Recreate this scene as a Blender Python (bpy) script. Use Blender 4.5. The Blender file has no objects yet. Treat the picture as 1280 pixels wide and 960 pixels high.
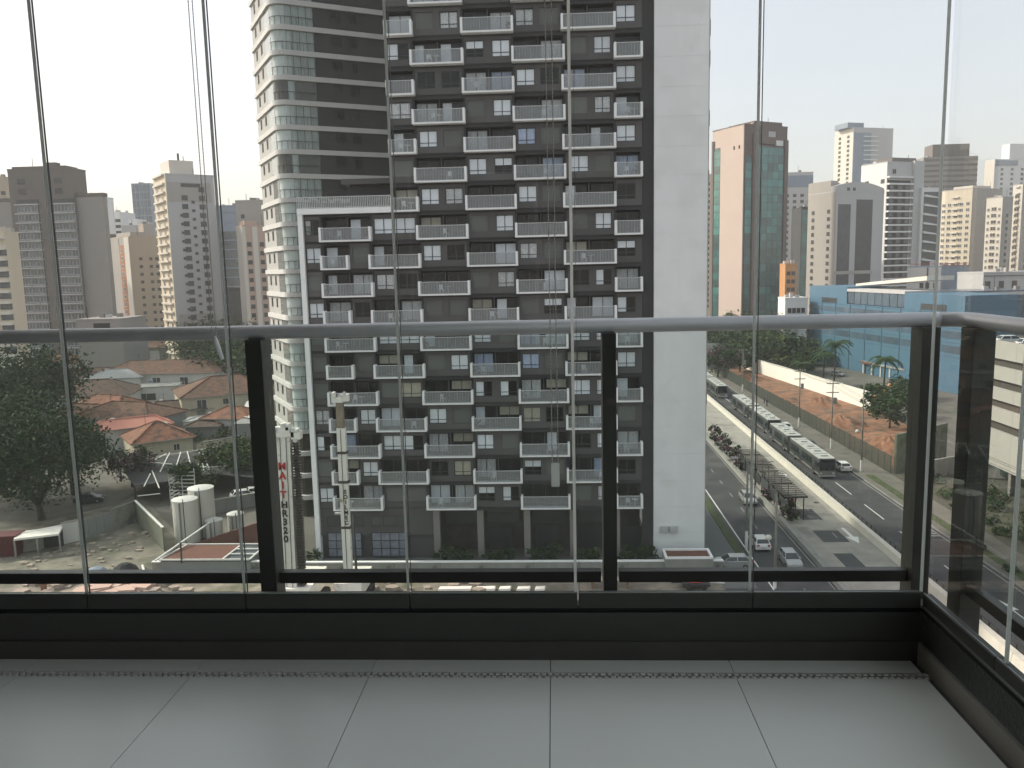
import bpy, bmesh, math, random
from math import sin, cos, tan, pi, radians, atan2, hypot
from mathutils import Vector, Matrix
random.seed(7)
S = bpy.context.scene
COL = S.collection

# ---------------------------------------------------------------- camera
HC = 34.0                       # eye height above the street (12th floor balcony)
FPX, CX, CY = 1035.0, 640.0, 480.0
YAW, PITCH, ROLL = radians(3.0), radians(8.0), radians(1.3)
FW = Vector((-sin(YAW)*cos(PITCH), cos(YAW)*cos(PITCH), -sin(PITCH)))
R0 = Vector((cos(YAW), sin(YAW), 0)); U0 = R0.cross(FW)
RT = R0*cos(ROLL) - U0*sin(ROLL); UP = U0*cos(ROLL) + R0*sin(ROLL)
cam_d = bpy.data.cameras.new("camera"); cam = bpy.data.objects.new("camera", cam_d)
COL.objects.link(cam); S.camera = cam
cam_d.sensor_width = 36; cam_d.lens = 36*FPX/1280; cam_d.clip_start = 0.02; cam_d.clip_end = 12000
M3 = Matrix((RT, UP, -FW)).transposed()
cam.matrix_world = Matrix.Translation((0, 0, HC)) @ M3.to_4x4()

# ---------------------------------------------------------------- light
SUN_EL, SUN_AZ = radians(36), radians(-70)      # azimuth from +Y towards +X
w = bpy.data.worlds.new("World"); S.world = w; w.use_nodes = True
nt = w.node_tree; nt.nodes.clear()
sky = nt.nodes.new("ShaderNodeTexSky"); sky.sky_type = 'NISHITA'; sky.sun_disc = False
sky.sun_elevation = SUN_EL; sky.sun_rotation = SUN_AZ
sky.air_density = 1.0; sky.dust_density = 8.0; sky.ozone_density = 1.0; sky.altitude = 700
mixs = nt.nodes.new("ShaderNodeMixRGB"); mixs.inputs[0].default_value = 0.5
mixs.inputs[2].default_value = (4.75, 4.62, 4.35, 1)      # the even pale veil of city haze over the whole sky
bg = nt.nodes.new("ShaderNodeBackground"); bg.inputs[1].default_value = 0.118
out = nt.nodes.new("ShaderNodeOutputWorld")
nt.links.new(sky.outputs[0], mixs.inputs[1]); nt.links.new(mixs.outputs[0], bg.inputs[0]); nt.links.new(bg.outputs[0], out.inputs[0])
sl = bpy.data.lights.new("sun", 'SUN'); sl.energy = 2.1; sl.angle = radians(3.0); sl.color = (1, 0.91, 0.79)
sun = bpy.data.objects.new("sun", sl); COL.objects.link(sun)
sd = Vector((sin(SUN_AZ)*cos(SUN_EL), cos(SUN_AZ)*cos(SUN_EL), sin(SUN_EL)))
sun.rotation_euler = sd.to_track_quat('Z', 'Y').to_euler()
sun.location = (-60, 20, 120)
S.view_settings.view_transform = 'Standard'; S.view_settings.look = 'None'
S.view_settings.exposure = 1.08; S.view_settings.gamma = 1.0
S.render.engine = 'CYCLES'
S.cycles.use_denoising = True
S.cycles.max_bounces = 7; S.cycles.diffuse_bounces = 3; S.cycles.glossy_bounces = 3
S.cycles.transparent_max_bounces = 12; S.cycles.volume_bounces = 1
S.cycles.sample_clamp_indirect = 6

# ---------------------------------------------------------------- pixel -> world measuring helpers
def ray(x, y): return RT*((x-CX)/FPX) - UP*((y-CY)/FPX) + FW
def atY(x, y, Y): d = ray(x, y); t = Y/d.y; return Vector((d.x*t, Y, HC+d.z*t))
def gnd(x, y, z=0.0): d = ray(x, y); t = (z-HC)/d.z; return Vector((d.x*t, d.y*t, z))
def atX(x, y, X): d = ray(x, y); t = X/d.x; return Vector((X, d.y*t, HC+d.z*t))
ORD = ['first','second','third','fourth','fifth','sixth','seventh','eighth','ninth','tenth','eleventh','twelfth','thirteenth',
 'fourteenth','fifteenth','sixteenth','seventeenth','eighteenth','nineteenth','twentieth']

# ---------------------------------------------------------------- materials
MATS = {}
def mat(name, col, rough=0.8, var=0.12, scale=0.6, metal=0.0, bump=0.0, bscale=None, spec=0.4, rnd=0.0, rust=None, streak=False, emit=None, detail=6):
    m = bpy.data.materials.new(name); m.use_nodes = True; n = m.node_tree.nodes; l = m.node_tree.links
    b = n['Principled BSDF']; b.inputs['Roughness'].default_value = rough; b.inputs['Metallic'].default_value = metal
    b.inputs['Specular IOR Level'].default_value = spec
    tc = n.new('ShaderNodeTexCoord')
    src = tc.outputs['Object']
    if name in ('slab_white','facade_mid','facade_dark','bandA','beige_wall','tile'): src = n.new('ShaderNodeNewGeometry').outputs['Position']
    mp = n.new('ShaderNodeMapping'); l.new(src, mp.inputs[0]); mp.inputs['Scale'].default_value = (scale, scale, scale*(0.15 if streak else 1))
    no = n.new('ShaderNodeTexNoise'); no.inputs['Scale'].default_value = 1.0; no.inputs['Detail'].default_value = detail; no.inputs['Roughness'].default_value = 0.65
    l.new(mp.outputs[0], no.inputs[0])
    if rnd:
        oi = n.new('ShaderNodeObjectInfo'); ad = n.new('ShaderNodeVectorMath'); ad.operation = 'ADD'
        sc = n.new('ShaderNodeVectorMath'); sc.operation = 'SCALE'; sc.inputs['Scale'].default_value = 50
        l.new(oi.outputs['Random'], sc.inputs[0]); l.new(mp.outputs[0], ad.inputs[0]); l.new(sc.outputs[0], ad.inputs[1]); l.new(ad.outputs[0], no.inputs[0])
    r = n.new('ShaderNodeValToRGB'); r.color_ramp.elements[0].position = 0.3; r.color_ramp.elements[1].position = 0.72
    c0 = tuple(max(0, c*(1-var)) for c in col); c1 = tuple(min(1, c*(1+var)) for c in col)
    r.color_ramp.elements[0].color = (*c0, 1); r.color_ramp.elements[1].color = (*c1, 1)
    l.new(no.outputs['Fac'], r.inputs[0]); last = r.outputs[0]
    if rust:
        n2 = n.new('ShaderNodeTexNoise'); n2.inputs['Scale'].default_value = rust[1]; n2.inputs['Detail'].default_value = 8; l.new(src, n2.inputs[0])
        r2 = n.new('ShaderNodeValToRGB'); r2.color_ramp.elements[0].position = rust[2]; r2.color_ramp.elements[1].position = rust[2]+0.12
        r2.color_ramp.elements[0].color = (0,0,0,1); r2.color_ramp.elements[1].color = (1,1,1,1); l.new(n2.outputs['Fac'], r2.inputs[0])
        mx = n.new('ShaderNodeMixRGB'); l.new(r2.outputs[0], mx.inputs[0]); l.new(last, mx.inputs[1]); mx.inputs[2].default_value = (*rust[0], 1); last = mx.outputs[0]
    if rnd:
        oi = n.new('ShaderNodeObjectInfo'); hs = n.new('ShaderNodeHueSaturation')
        mr = n.new('ShaderNodeMapRange'); mr.inputs[3].default_value = 1-rnd; mr.inputs[4].default_value = 1+rnd
        l.new(oi.outputs['Random'], mr.inputs[0]); l.new(mr.outputs[0], hs.inputs['Value']); l.new(last, hs.inputs['Color']); last = hs.outputs[0]
    l.new(last, b.inputs['Base Color'])
    if name=='tile':
        r.color_ramp.elements[0].position=.1; r.color_ramp.elements[1].position=.9
        n4=n.new('ShaderNodeTexNoise'); n4.inputs['Scale'].default_value=3.2; n4.inputs['Detail'].default_value=2; g4=n.new('ShaderNodeNewGeometry'); l.new(g4.outputs['Position'],n4.inputs[0])
        m4=n.new('ShaderNodeMapRange'); m4.inputs[1].default_value=.1; m4.inputs[2].default_value=.9; m4.inputs[3].default_value=.30; m4.inputs[4].default_value=.36; l.new(n4.outputs['Fac'],m4.inputs[0]); l.new(m4.outputs[0],b.inputs['Roughness'])
    if bump:
        n3 = n.new('ShaderNodeTexNoise'); n3.inputs['Scale'].default_value = bscale or scale*8; n3.inputs['Detail'].default_value = 5; l.new(src, n3.inputs[0])
        bp = n.new('ShaderNodeBump'); bp.inputs['Strength'].default_value = bump; bp.inputs['Distance'].default_value = 0.05
        l.new(n3.outputs['Fac'], bp.inputs['Height']); l.new(bp.outputs[0], b.inputs['Normal'])
    MATS[name] = m; return m
def glass(name, tint, refl=1.0, rough=0.0, haze=0.0, ior=1.45):
    m = bpy.data.materials.new(name); m.use_nodes = True; n = m.node_tree.nodes; l = m.node_tree.links; n.remove(n['Principled BSDF'])
    t = n.new('ShaderNodeBsdfTransparent'); t.inputs[0].default_value = (*tint, 1)
    g = n.new('ShaderNodeBsdfGlossy'); g.inputs['Roughness'].default_value = rough; g.inputs[0].default_value = (refl, refl, refl, 1)
    ge = n.new('ShaderNodeNewGeometry'); dt = n.new('ShaderNodeVectorMath'); dt.operation = 'DOT_PRODUCT'   # thin-glass Schlick reflectance, same from both sides
    l.new(ge.outputs['Normal'], dt.inputs[0]); l.new(ge.outputs['Incoming'], dt.inputs[1])
    ab = n.new('ShaderNodeMath'); ab.operation = 'ABSOLUTE'; l.new(dt.outputs['Value'], ab.inputs[0])
    iv = n.new('ShaderNodeMath'); iv.operation = 'SUBTRACT'; iv.inputs[0].default_value = 1; l.new(ab.outputs[0], iv.inputs[1])
    pw = n.new('ShaderNodeMath'); pw.operation = 'POWER'; pw.inputs[1].default_value = 5; l.new(iv.outputs[0], pw.inputs[0])
    f = n.new('ShaderNodeMath'); f.operation = 'MULTIPLY_ADD'; f.inputs[1].default_value = .93; f.inputs[2].default_value = .018; l.new(pw.outputs[0], f.inputs[0])
    x = n.new('ShaderNodeMixShader'); l.new(f.outputs[0], x.inputs[0]); l.new(t.outputs[0], x.inputs[1]); l.new(g.outputs[0], x.inputs[2])
    last = x
    if haze:
        d = n.new('ShaderNodeBsdfDiffuse'); d.inputs[0].default_value = (.6, .62, .62, 1)
        y = n.new('ShaderNodeMixShader'); y.inputs[0].default_value = haze; l.new(x.outputs[0], y.inputs[1]); l.new(d.outputs[0], y.inputs[2]); last = y
    l.new(last.outputs[0], n['Material Output'].inputs[0]); MATS[name] = m; return m
def lined(name, col, col2, axis, freq, width, rough=0.8, var=0.1, bump=0.3, scale=1.0, rust=None):
    """tile rows / board joints too fine to see singly: thin lines across a noisy base, with relief"""
    m = mat(name, col, rough, var, scale, rust=rust); n = m.node_tree.nodes; l = m.node_tree.links; b = n['Principled BSDF']
    tc = n.new('ShaderNodeTexCoord'); sp = n.new('ShaderNodeSeparateXYZ'); l.new(tc.outputs['Object'], sp.inputs[0])
    mu = n.new('ShaderNodeMath'); mu.operation = 'MULTIPLY'; mu.inputs[1].default_value = freq; l.new(sp.outputs[axis], mu.inputs[0])
    fr = n.new('ShaderNodeMath'); fr.operation = 'FRACT'; l.new(mu.outputs[0], fr.inputs[0])
    lt = n.new('ShaderNodeMath'); lt.operation = 'LESS_THAN'; lt.inputs[1].default_value = width; l.new(fr.outputs[0], lt.inputs[0])
    src = b.inputs['Base Color'].links[0].from_socket
    mx = n.new('ShaderNodeMixRGB'); l.new(lt.outputs[0], mx.inputs[0]); l.new(src, mx.inputs[1]); mx.inputs[2].default_value = (*col2, 1); l.new(mx.outputs[0], b.inputs['Base Color'])
    bp = n.new('ShaderNodeBump'); bp.inputs['Strength'].default_value = bump; bp.inputs['Distance'].default_value = 0.04; bp.invert = True
    l.new(lt.outputs[0], bp.inputs['Height']); l.new(bp.outputs[0], b.inputs['Normal']); return m

mat('tile', (.77,.80,.765), .27, .055, 1.3, spec=.8, rnd=.025, detail=1.5)
mat('tile_dark', (.105,.10,.085), .62, .1, 2.5, rnd=.03)
mat('skirting_shaded', (.085,.08,.07), .6, .12, 3)  # front skirting's shade, facing the dark room, is put into its colour
mat('grout', (.10,.10,.10), .9)
mat('skirting', (.30,.28,.25), .5, .1, 3)
mat('frame_dark', (.06,.06,.053), .45, .1, 3, spec=.5)
mat('frame_bronze', (.045,.043,.038), .42, .1, 3, spec=.5)
mat('granite_dark', (.05,.052,.048), .35, .45, 60, bump=.3, bscale=120, spec=.6)
mat('track_edge', (.30,.31,.30), .35, .1, 4, metal=.7)
mat('alu', (.66,.665,.68), .42, .08, 5, metal=.25, bump=.03, bscale=60)
mat('drain_metal', (.85,.85,.82), .4, .1, 30, metal=.2)
mat('black', (.01,.01,.01), .8)
mat('bead', (.5,.47,.42), .5)
mat('ceiling_white', (.75,.74,.72), .9, .04)
mat('room_wall', (.22,.215,.20), .9, .05)
mat('edge_clear', (.62,.64,.62), .3, .05, 10)
def translucent(name,col):
    m=MATS[name]; n=m.node_tree.nodes; l=m.node_tree.links; t=n.new('ShaderNodeBsdfTranslucent'); t.inputs[0].default_value=(*col,1)
    x=n.new('ShaderNodeMixShader'); x.inputs[0].default_value=.85; l.new(n['Principled BSDF'].outputs[0],x.inputs[1]); l.new(t.outputs[0],x.inputs[2]); l.new(x.outputs[0],n['Material Output'].inputs[0])
translucent('edge_clear',(.8,.82,.8))
mat('edge_white', (.8,.8,.78), .4, .03, 10); translucent('edge_white',(.97,.97,.95))
glass('pane_clear', (.965,.972,.968), .55)
glass('rail_glass', (.92,.95,.94), .3)
# city
mat('asphalt', (.055,.057,.06), .9, .3, .35, bump=.15, bscale=6, rust=((.09,.09,.088), .16, .5))
mat('asphalt2', (.058,.062,.066), .9, .2, .5, bump=.15, bscale=6)
mat('concrete_lane', (.32,.305,.27), .9, .2, .35, rust=((.2,.2,.18), .18, .56))
mat('concrete_patch', (.075,.08,.08), .9, .15, .9)
mat('forecourt', (.12,.13,.13), .9, .1, .4)
mat('pavement', (.155,.145,.125), .95, .25, .3, rust=((.1,.105,.08), .25, .58))
mat('barrier', (.58,.55,.48), .85, .12, .6, streak=True)
mat('concrete', (.27,.27,.25), .9, .18, .5, streak=True, rust=((.15,.15,.13), .7, .6))
mat('paint_white', (.72,.72,.69), .7, .1, 2)
mat('paint_faded', (.33,.33,.31), .8, .2, 2)
mat('grass', (.065,.085,.035), .95, .45, .7, bump=.6, bscale=3)
mat('dust', (.21,.195,.155), .98, .55, .3, bump=.6, bscale=1.2, rust=((.095,.105,.065), .22, .53))
mat('rubble', (.33,.28,.23), .95, .4, .8, bump=.8, bscale=3)
mat('city_ground', (.13,.125,.11), .95, .4, .06, rust=((.06,.075,.045), .04, .56))
mat('red_soil', (.27,.135,.08), .98, .5, .35, bump=.9, bscale=1.5, rust=((.13,.095,.07), .28, .5))
mat('lot_wall_white', (.82,.79,.72), .85, .02, .2)
mat('facade_dark', (.042,.042,.045), .85, .10, .25)
mat('facade_mid', (.098,.095,.096), .85, .12, .25, rnd=.16, streak=True)
mat('facade_line', (.10,.10,.10), .8)
mat('slab_white', (.79,.80,.80), .8, .045, .35, streak=True, rust=((.74,.75,.745), .3, .5))
mat('bal_white', (.86,.87,.87), .6, .05, 1)
mat('bal_metal', (.62,.63,.63), .5, .05, 2)
glass('bal_glass', (.86,.88,.89), .7, .05, haze=.2)
mat('mullion', (.06,.065,.07), .5)
mat('blind_white', (.9,.92,.93), .8, .05, 1, rnd=.10)
mat('blind_blue', (.50,.57,.72), .8, .15, 4, rnd=.15)
mat('blind_beige', (.50,.46,.36), .8, .12, 3, rnd=.15)
mat('curtain', (.66,.66,.65), .9, .35, 7, rnd=.15)
mat('shutter', (.135,.142,.135), .7, .06, 1, rnd=.12)
mat('interior', (.018,.018,.018), .95, .4, .7)
mat('interior_lit', (.06,.055,.045), .95, .5, .7)
glass('win_glass', (.95,.96,.97), .8)
mat('bandA', (.56,.56,.54), .85, .08, .2, streak=True)
mat('sideA', (.40,.40,.38), .85, .08, .2, streak=True)
mat('wallA', (.062,.064,.066), .8, .1, .2)
glass('glassA', (.87,.91,.90), 1.0, .02, haze=.16)
mat('blindA', (.72,.76,.75), .8, .10, .5, rnd=.12)
mat('lobby_glass', (.20,.22,.27), .3, .35, 1.2, spec=.7)
mat('far_glass', (.07,.09,.10), .15, .5, .6, spec=.9, rnd=.4)
mat('far_glass_dark', (.045,.052,.055), .3, .4, .6, spec=.6, rnd=.3)
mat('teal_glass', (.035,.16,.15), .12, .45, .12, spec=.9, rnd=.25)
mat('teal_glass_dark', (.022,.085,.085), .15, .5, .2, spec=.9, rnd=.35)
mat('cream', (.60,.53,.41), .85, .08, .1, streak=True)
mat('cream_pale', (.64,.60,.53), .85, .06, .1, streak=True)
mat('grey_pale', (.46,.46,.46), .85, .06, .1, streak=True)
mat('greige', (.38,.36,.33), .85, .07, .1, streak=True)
mat('greige_dark', (.24,.225,.21), .85, .07, .1, streak=True)
mat('white_wall', (.68,.68,.67), .85, .07, .1, streak=True)
mat('brown_grey', (.155,.14,.13), .85, .08, .1, streak=True)
mat('taupe', (.29,.275,.26), .85, .06, .1, streak=True)
mat('tan', (.42,.35,.27), .85, .08, .1, streak=True)
mat('terracotta', (.42,.20,.12), .85, .08, .2)
mat('peach', (.52,.425,.37), .8, .04, .1)
mat('brown_stone', (.155,.12,.11), .8, .08, .2)
mat('blue_grey', (.22,.27,.33), .6, .1, .1)
mat('pinkish', (.50,.37,.30), .85, .08, .1, streak=True)
mat('blue_panel', (.062,.145,.215), .55, .06, .1, streak=True)
mat('blue_line', (.05,.12,.17), .6)
mat('blue_glass', (.07,.11,.15), .2, .3, .3, spec=.8, rnd=.2)
mat('orange_low', (.52,.27,.12), .8)
mat('red_paint', (.45,.04,.03), .7)
mat('beige_wall', (.47,.455,.42), .85, .08, .15, streak=True)
mat('beige_dark', (.09,.08,.07), .7, .1, .5)
mat('green_glass', (.05,.08,.07), .25, .3, .5, spec=.7)
lined('roof_rust', (.19,.105,.072), (.10,.055,.04), 0, 3.5, .22, .95, .45, .6, 1.1, rust=((.095,.075,.062), .8, .5))
lined('roof_orange', (.29,.135,.085), (.15,.07,.05), 0, 3.5, .2, .95, .4, .6, 1.3, rust=((.105,.075,.06), .9, .5))
lined('roof_brown', (.135,.088,.065), (.075,.05,.04), 0, 3.5, .22, .95, .45, .6, 1.1, rust=((.075,.065,.058), .7, .5))
lined('roof_metal', (.36,.37,.36), (.22,.22,.22), 0, 1.2, .1, .6, .12, .4, .6)
mat('roof_salmon', (.55,.24,.18), .8, .08, 1)
mat('roof_flat', (.30,.30,.28), .9, .2, .4, rust=((.17,.17,.15), .3, .55))
mat('roof_brown_flat', (.16,.075,.055), .9, .15, 1.0)
mat('house_cream', (.52,.47,.36), .9, .14, .5, streak=True)
mat('house_white', (.60,.59,.55), .9, .1, .5, streak=True)
mat('house_grey', (.24,.25,.24), .9, .12, .5, streak=True)
mat('wall_old', (.30,.29,.25), .95, .35, .5, rust=((.14,.15,.13), .5, .5))
mat('wall_moss', (.17,.18,.14), .95, .3, .5, rust=((.10,.12,.07), .5, .5))
mat('container_red', (.11,.028,.03), .7, .15, 1)
mat('silo', (.60,.58,.52), .6, .06, .5, streak=True)
mat('beam_white', (.66,.66,.62), .6, .08, 1)
mat('canopy_dark', (.032,.034,.036), .9, .3, .5)
mat('bark', (.075,.06,.045), .95, .3, 3, bump=.6)
mat('leaf_dark', (.021,.046,.018), .75, .5, .55, spec=.2)
mat('leaf_mid', (.034,.070,.024), .75, .45, .55, spec=.2)
mat('leaf_light', (.075,.105,.035), .75, .4, .55, spec=.2)
mat('pot', (.35,.16,.10), .8)
mat('leaf_flower', (.14,.075,.105), .8, .5, 2, spec=.2)
mat('bus_side', (.035,.045,.042), .35, .2, 1.5, spec=.6)
mat('bus_roof', (.42,.43,.41), .6, .1, 1)
mat('bus_front', (.20,.19,.185), .4, .1, 1, spec=.6)
mat('bus_red', (.30,.09,.08), .5)
mat('car_glass', (.02,.028,.032), .1, .1, 1, spec=.9)
mat('rubber', (.02,.02,.02), .9)
mat('rim', (.4,.4,.4), .4, metal=.8)
mat('car_white', (.72,.72,.71), .3, .02, 1, spec=.6)
mat('car_silver', (.42,.43,.43), .3, .02, 1, metal=.5)
mat('car_dark', (.03,.033,.038), .3, .02, 1, spec=.6)
mat('lamp_glass', (.62,.60,.55), .3)
mat('tail_red', (.4,.02,.02), .3)
mat('pole_grey', (.22,.21,.19), .85, .15, 1)
mat('steel_dark', (.035,.037,.038), .6)
mat('rig_white', (.80,.78,.70), .7, .15, .8, streak=True, rust=((.32,.24,.15), 1.4, .62))
mat('rig_dark', (.075,.065,.055), .8, .4, 4, bump=.6)
mat('rig_brown', (.26,.22,.16), .8, .3, 2)
mat('rig_red', (.42,.035,.03), .6)
mat('text_black', (.02,.02,.02), .7)
mat('skin', (.35,.2,.13), .6)
mat('cloth_dark', (.03,.032,.04), .9)
mat('cloth_red', (.55,.09,.06), .85)
mat('wood_pale', (.55,.47,.36), .85, .2, 3)
mat('wood_brown', (.22,.11,.06), .85, .2, 3)

# ---------------------------------------------------------------- mesh builder
class MB:
    def __init__(s): s.v=[]; s.f=[]; s.m=[]; s.T=None
    def add(s, vs, fs, mi=0):
        o=len(s.v)
        s.v += [tuple(s.T @ Vector(v)) for v in vs] if s.T else [tuple(v) for v in vs]
        for f in fs: s.f.append(tuple(i+o for i in f)); s.m.append(mi)
        return s
    def box(s, x0,x1,y0,y1,z0,z1, mi=0):
        return s.add([(x0,y0,z0),(x1,y0,z0),(x1,y1,z0),(x0,y1,z0),(x0,y0,z1),(x1,y0,z1),(x1,y1,z1),(x0,y1,z1)],
          [(0,3,2,1),(4,5,6,7),(0,1,5,4),(1,2,6,5),(2,3,7,6),(3,0,4,7)], mi)
    def bar(s, p, q, wd, ht=None, mi=0):
        p=Vector(p); q=Vector(q); ht=ht or wd; d=(q-p).normalized()
        a=Vector((0,0,1)) if abs(d.z)<.95 else Vector((0,1,0))
        r=d.cross(a).normalized()*wd/2; u=r.cross(d).normalized()*ht/2
        return s.add([p-r-u,p+r-u,p+r+u,p-r+u,q-r-u,q+r-u,q+r+u,q-r+u],[(0,3,2,1),(4,5,6,7),(0,1,5,4),(1,2,6,5),(2,3,7,6),(3,0,4,7)],mi)
    def tube(s, pts, rs, n=8, mi=0, cap=True):
        pts=[Vector(p) for p in pts]; rs = rs if isinstance(rs,(list,tuple)) else [rs]*len(pts); vs=[]; fs=[]
        d0=(pts[1]-pts[0]).normalized(); a=Vector((0,0,1)) if abs(d0.z)<.9 else Vector((1,0,0)); r=d0.cross(a).normalized()
        for i,p in enumerate(pts):
            d=(pts[min(i+1,len(pts)-1)]-pts[max(i-1,0)]).normalized(); r=(r-d*r.dot(d)).normalized(); u=d.cross(r)
            for k in range(n):
                t=2*pi*k/n; vs.append(p+(r*cos(t)+u*sin(t))*rs[i])
        for i in range(len(pts)-1):
            for k in range(n):
                fs.append((i*n+k, i*n+(k+1)%n, (i+1)*n+(k+1)%n, (i+1)*n+k))
        if cap: fs.append(tuple(range(n))[::-1]); fs.append(tuple((len(pts)-1)*n+k for k in range(n)))
        return s.add(vs,fs,mi)
    def prism(s, poly, z0, z1, mi=0):
        n=len(poly); vs=[(x,y,z0) for x,y in poly]+[(x,y,z1) for x,y in poly]
        return s.add(vs,[tuple(range(n))[::-1],tuple(range(n,2*n))]+[(i,(i+1)%n,n+(i+1)%n,n+i) for i in range(n)],mi)
    def sheet(s, poly, z, mi=0): return s.add([(x,y,z) for x,y in poly],[tuple(range(len(poly)))],mi)
    def lathe(s, prof, n=16, c=(0,0), mi=0):
        vs=[]; fs=[]
        for r,z in prof:
            for k in range(n): vs.append((c[0]+r*cos(2*pi*k/n), c[1]+r*sin(2*pi*k/n), z))
        for i in range(len(prof)-1):
            for k in range(n): fs.append((i*n+k,i*n+(k+1)%n,(i+1)*n+(k+1)%n,(i+1)*n+k))
        fs.append(tuple(range(n))[::-1]); fs.append(tuple((len(prof)-1)*n+k for k in range(n)))
        return s.add(vs,fs,mi)
    def mesh(s, name, mats, smooth=False):
        me=bpy.data.meshes.new(name); me.from_pydata(s.v,[],s.f)
        for m in (mats if isinstance(mats,(list,tuple)) else [mats]): me.materials.append(MATS[m])
        if len(me.materials)>1: me.polygons.foreach_set('material_index', s.m)
        if smooth: me.polygons.foreach_set('use_smooth',[True]*len(me.polygons))
        me.update(); return me
    def build(s, name, mats, parent=None, loc=(0,0,0), rz=0, smooth=False):
        return ob(name, s.mesh(name,mats,smooth), parent, loc, rz)
def ob(name, me, parent=None, loc=(0,0,0), rz=0, sc=None):
    o=bpy.data.objects.new(name, me); COL.objects.link(o); o.location=loc; o.rotation_euler=(0,0,rz)
    if sc: o.scale=sc
    if parent: o.parent=parent
    return o
def tag(o, label=None, cat=None, group=None, kind=None):
    if label: o['label']=label
    if cat: o['category']=cat
    if group: o['group']=group
    if kind: o['kind']=kind
    return o
def thing(name, label, cat, loc=(0,0,0), rz=0, group=None):
    return tag(ob(name, None, None, loc, rz), label, cat, group)
def dup(root, loc, rz=None, label=None, group=None, parent=None, sc=None):
    r=root.copy(); COL.objects.link(r); r.location=loc
    if rz is not None: r.rotation_euler=(0,0,rz)
    if sc: r.scale=sc
    if label: r['label']=label
    if group: r['group']=group
    if parent: r.parent=parent
    for ch in root.children:
        c=ch.copy(); COL.objects.link(c); c.parent=r
        for g in ch.children:
            d=g.copy(); COL.objects.link(d); d.parent=c
    return r
def struct(o): o['kind']='structure'; return o
def bevel(o, wd=.01, seg=2):
    m=o.modifiers.new('bevel','BEVEL'); m.width=wd; m.segments=seg; m.limit_method='ANGLE'; return o

# ================================================================= BALCONY
FZ = HC-1.35      # balcony floor
XR = 1.22         # right wall inner face
YF = 2.72         # front curb inner face
g = MB().box(-4.2, 1.40, -2.6, 2.88, FZ-.22, FZ-.012).build('balcony_floor','grout'); struct(g)
jx = [-0.03+0.61*k for k in range(-7,3)]
def tiles(y0,y1,mt):
    m={}
    for i in range(len(jx)):
        a=jx[i]; b=jx[i]+.61
        a=max(a,-4.2); b=min(b,XR-.006)
        if b-a<.05: continue
        k=round(b-a,3)
        if k not in m:
            bm_=MB().box(.0013,k-.0013,.0013,(y1-y0)-.0013,-.011,0); m[k]=bm_.mesh('tile',mt)
        ob('tile', m[k], g, (a,y0,FZ))
for y0,y1 in ((-2.6,-1.36),(-1.36,-.03),(-.03,1.28),(1.28,2.585)): tiles(y0,y1,'tile')
tiles(2.625,YF-.008,'tile')
# linear drain: perforated metal strip in the tile floor
dr = thing('linear_drain','thin perforated metal floor drain running along the foot of the front curb','drain',(0,2.605,FZ-.004))
MB().box(-4.2,XR-.02,-.018,.018,-.03,-.008).build('channel','black',dr)
b=MB(); x=-2.6
random.seed(3)
while x<XR-.03:
    for r_ in (0,1):
        y=-.017+.018*r_; xo=x+.011*r_; b.box(xo,xo+random.uniform(.010,.016),y,y+random.uniform(.010,.015),-.008,.003)
    x+=.022
b.box(-4.2,XR-.02,-.0195,-.0175,-.008,.004); b.box(-4.2,XR-.02,.0175,.0195,-.008,.004)
b.build('grating','drain_metal',dr)['kind']='stuff'
# curbs: front and right
cf=struct(MB().box(-4.2,XR+.0,YF+.001,2.83,FZ-.2,FZ+.168).build('front_curb','frame_dark'))
MB().box(-4.2,XR-.012,YF-.008,YF,FZ-.011,FZ+.066).build('skirting_tile','skirting_shaded',cf)
cr=struct(MB().box(XR+.001,1.31,-2.6,2.83,FZ-.2,FZ+.169).build('right_curb','granite_dark'))
MB().box(XR-.01,XR,-2.6,YF-.01,FZ-.011,FZ+.066).build('skirting_tile','skirting',cr)
MB().box(XR-.006,XR+.002,-2.6,YF-.01,FZ+.066,FZ+.070).build('skirting_trim','track_edge',cr)
# sliding-glass bottom tracks
tf=thing('glass_track','dark aluminium bottom track of the front glass curtain, resting on the curb','track',(0,2.737,FZ+.17))
bevel(MB().box(-4.2,XR+.015,-.012,.016,.001,.012).build('base_plate','black',tf),.002)
i=0
for a,bx in zip([-2.82,-2.245,-1.67,-1.097,-.515,.068,.66],[-2.245,-1.67,-1.097,-.515,.068,.66,1.222]):
    bevel(MB().box(a+.002,bx-.002,-.014,.016,.012,.066).build('track_segment','frame_dark',tf),.003)
    MB().box(a+.002,bx-.002,-.012,-.007,.0665,.070).build('track_lip','track_edge',tf)
trk=thing('glass_track','dark aluminium bottom track of the right-hand glass curtain, resting on the speckled curb','track',(XR+.016,0,FZ+.169))
for a,bx in ((2.26,2.72),(1.69,2.26),(1.12,1.69),(.56,1.12),(.0,.56)):
    bevel(MB().box(-.014,.016,a+.002,bx-.002,.012,.066).build('track_segment','frame_bronze',trk),.003)
    MB().box(-.012,-.007,a+.002,bx-.002,.0665,.070).build('track_lip','track_edge',trk)
MB().box(-.013,.02,0,2.72,.001,.012).build('base_plate','black',trk)
MB().box(-.0165,-.0145,0,2.7,.02,.028).build('track_line','track_edge',trk)
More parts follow.
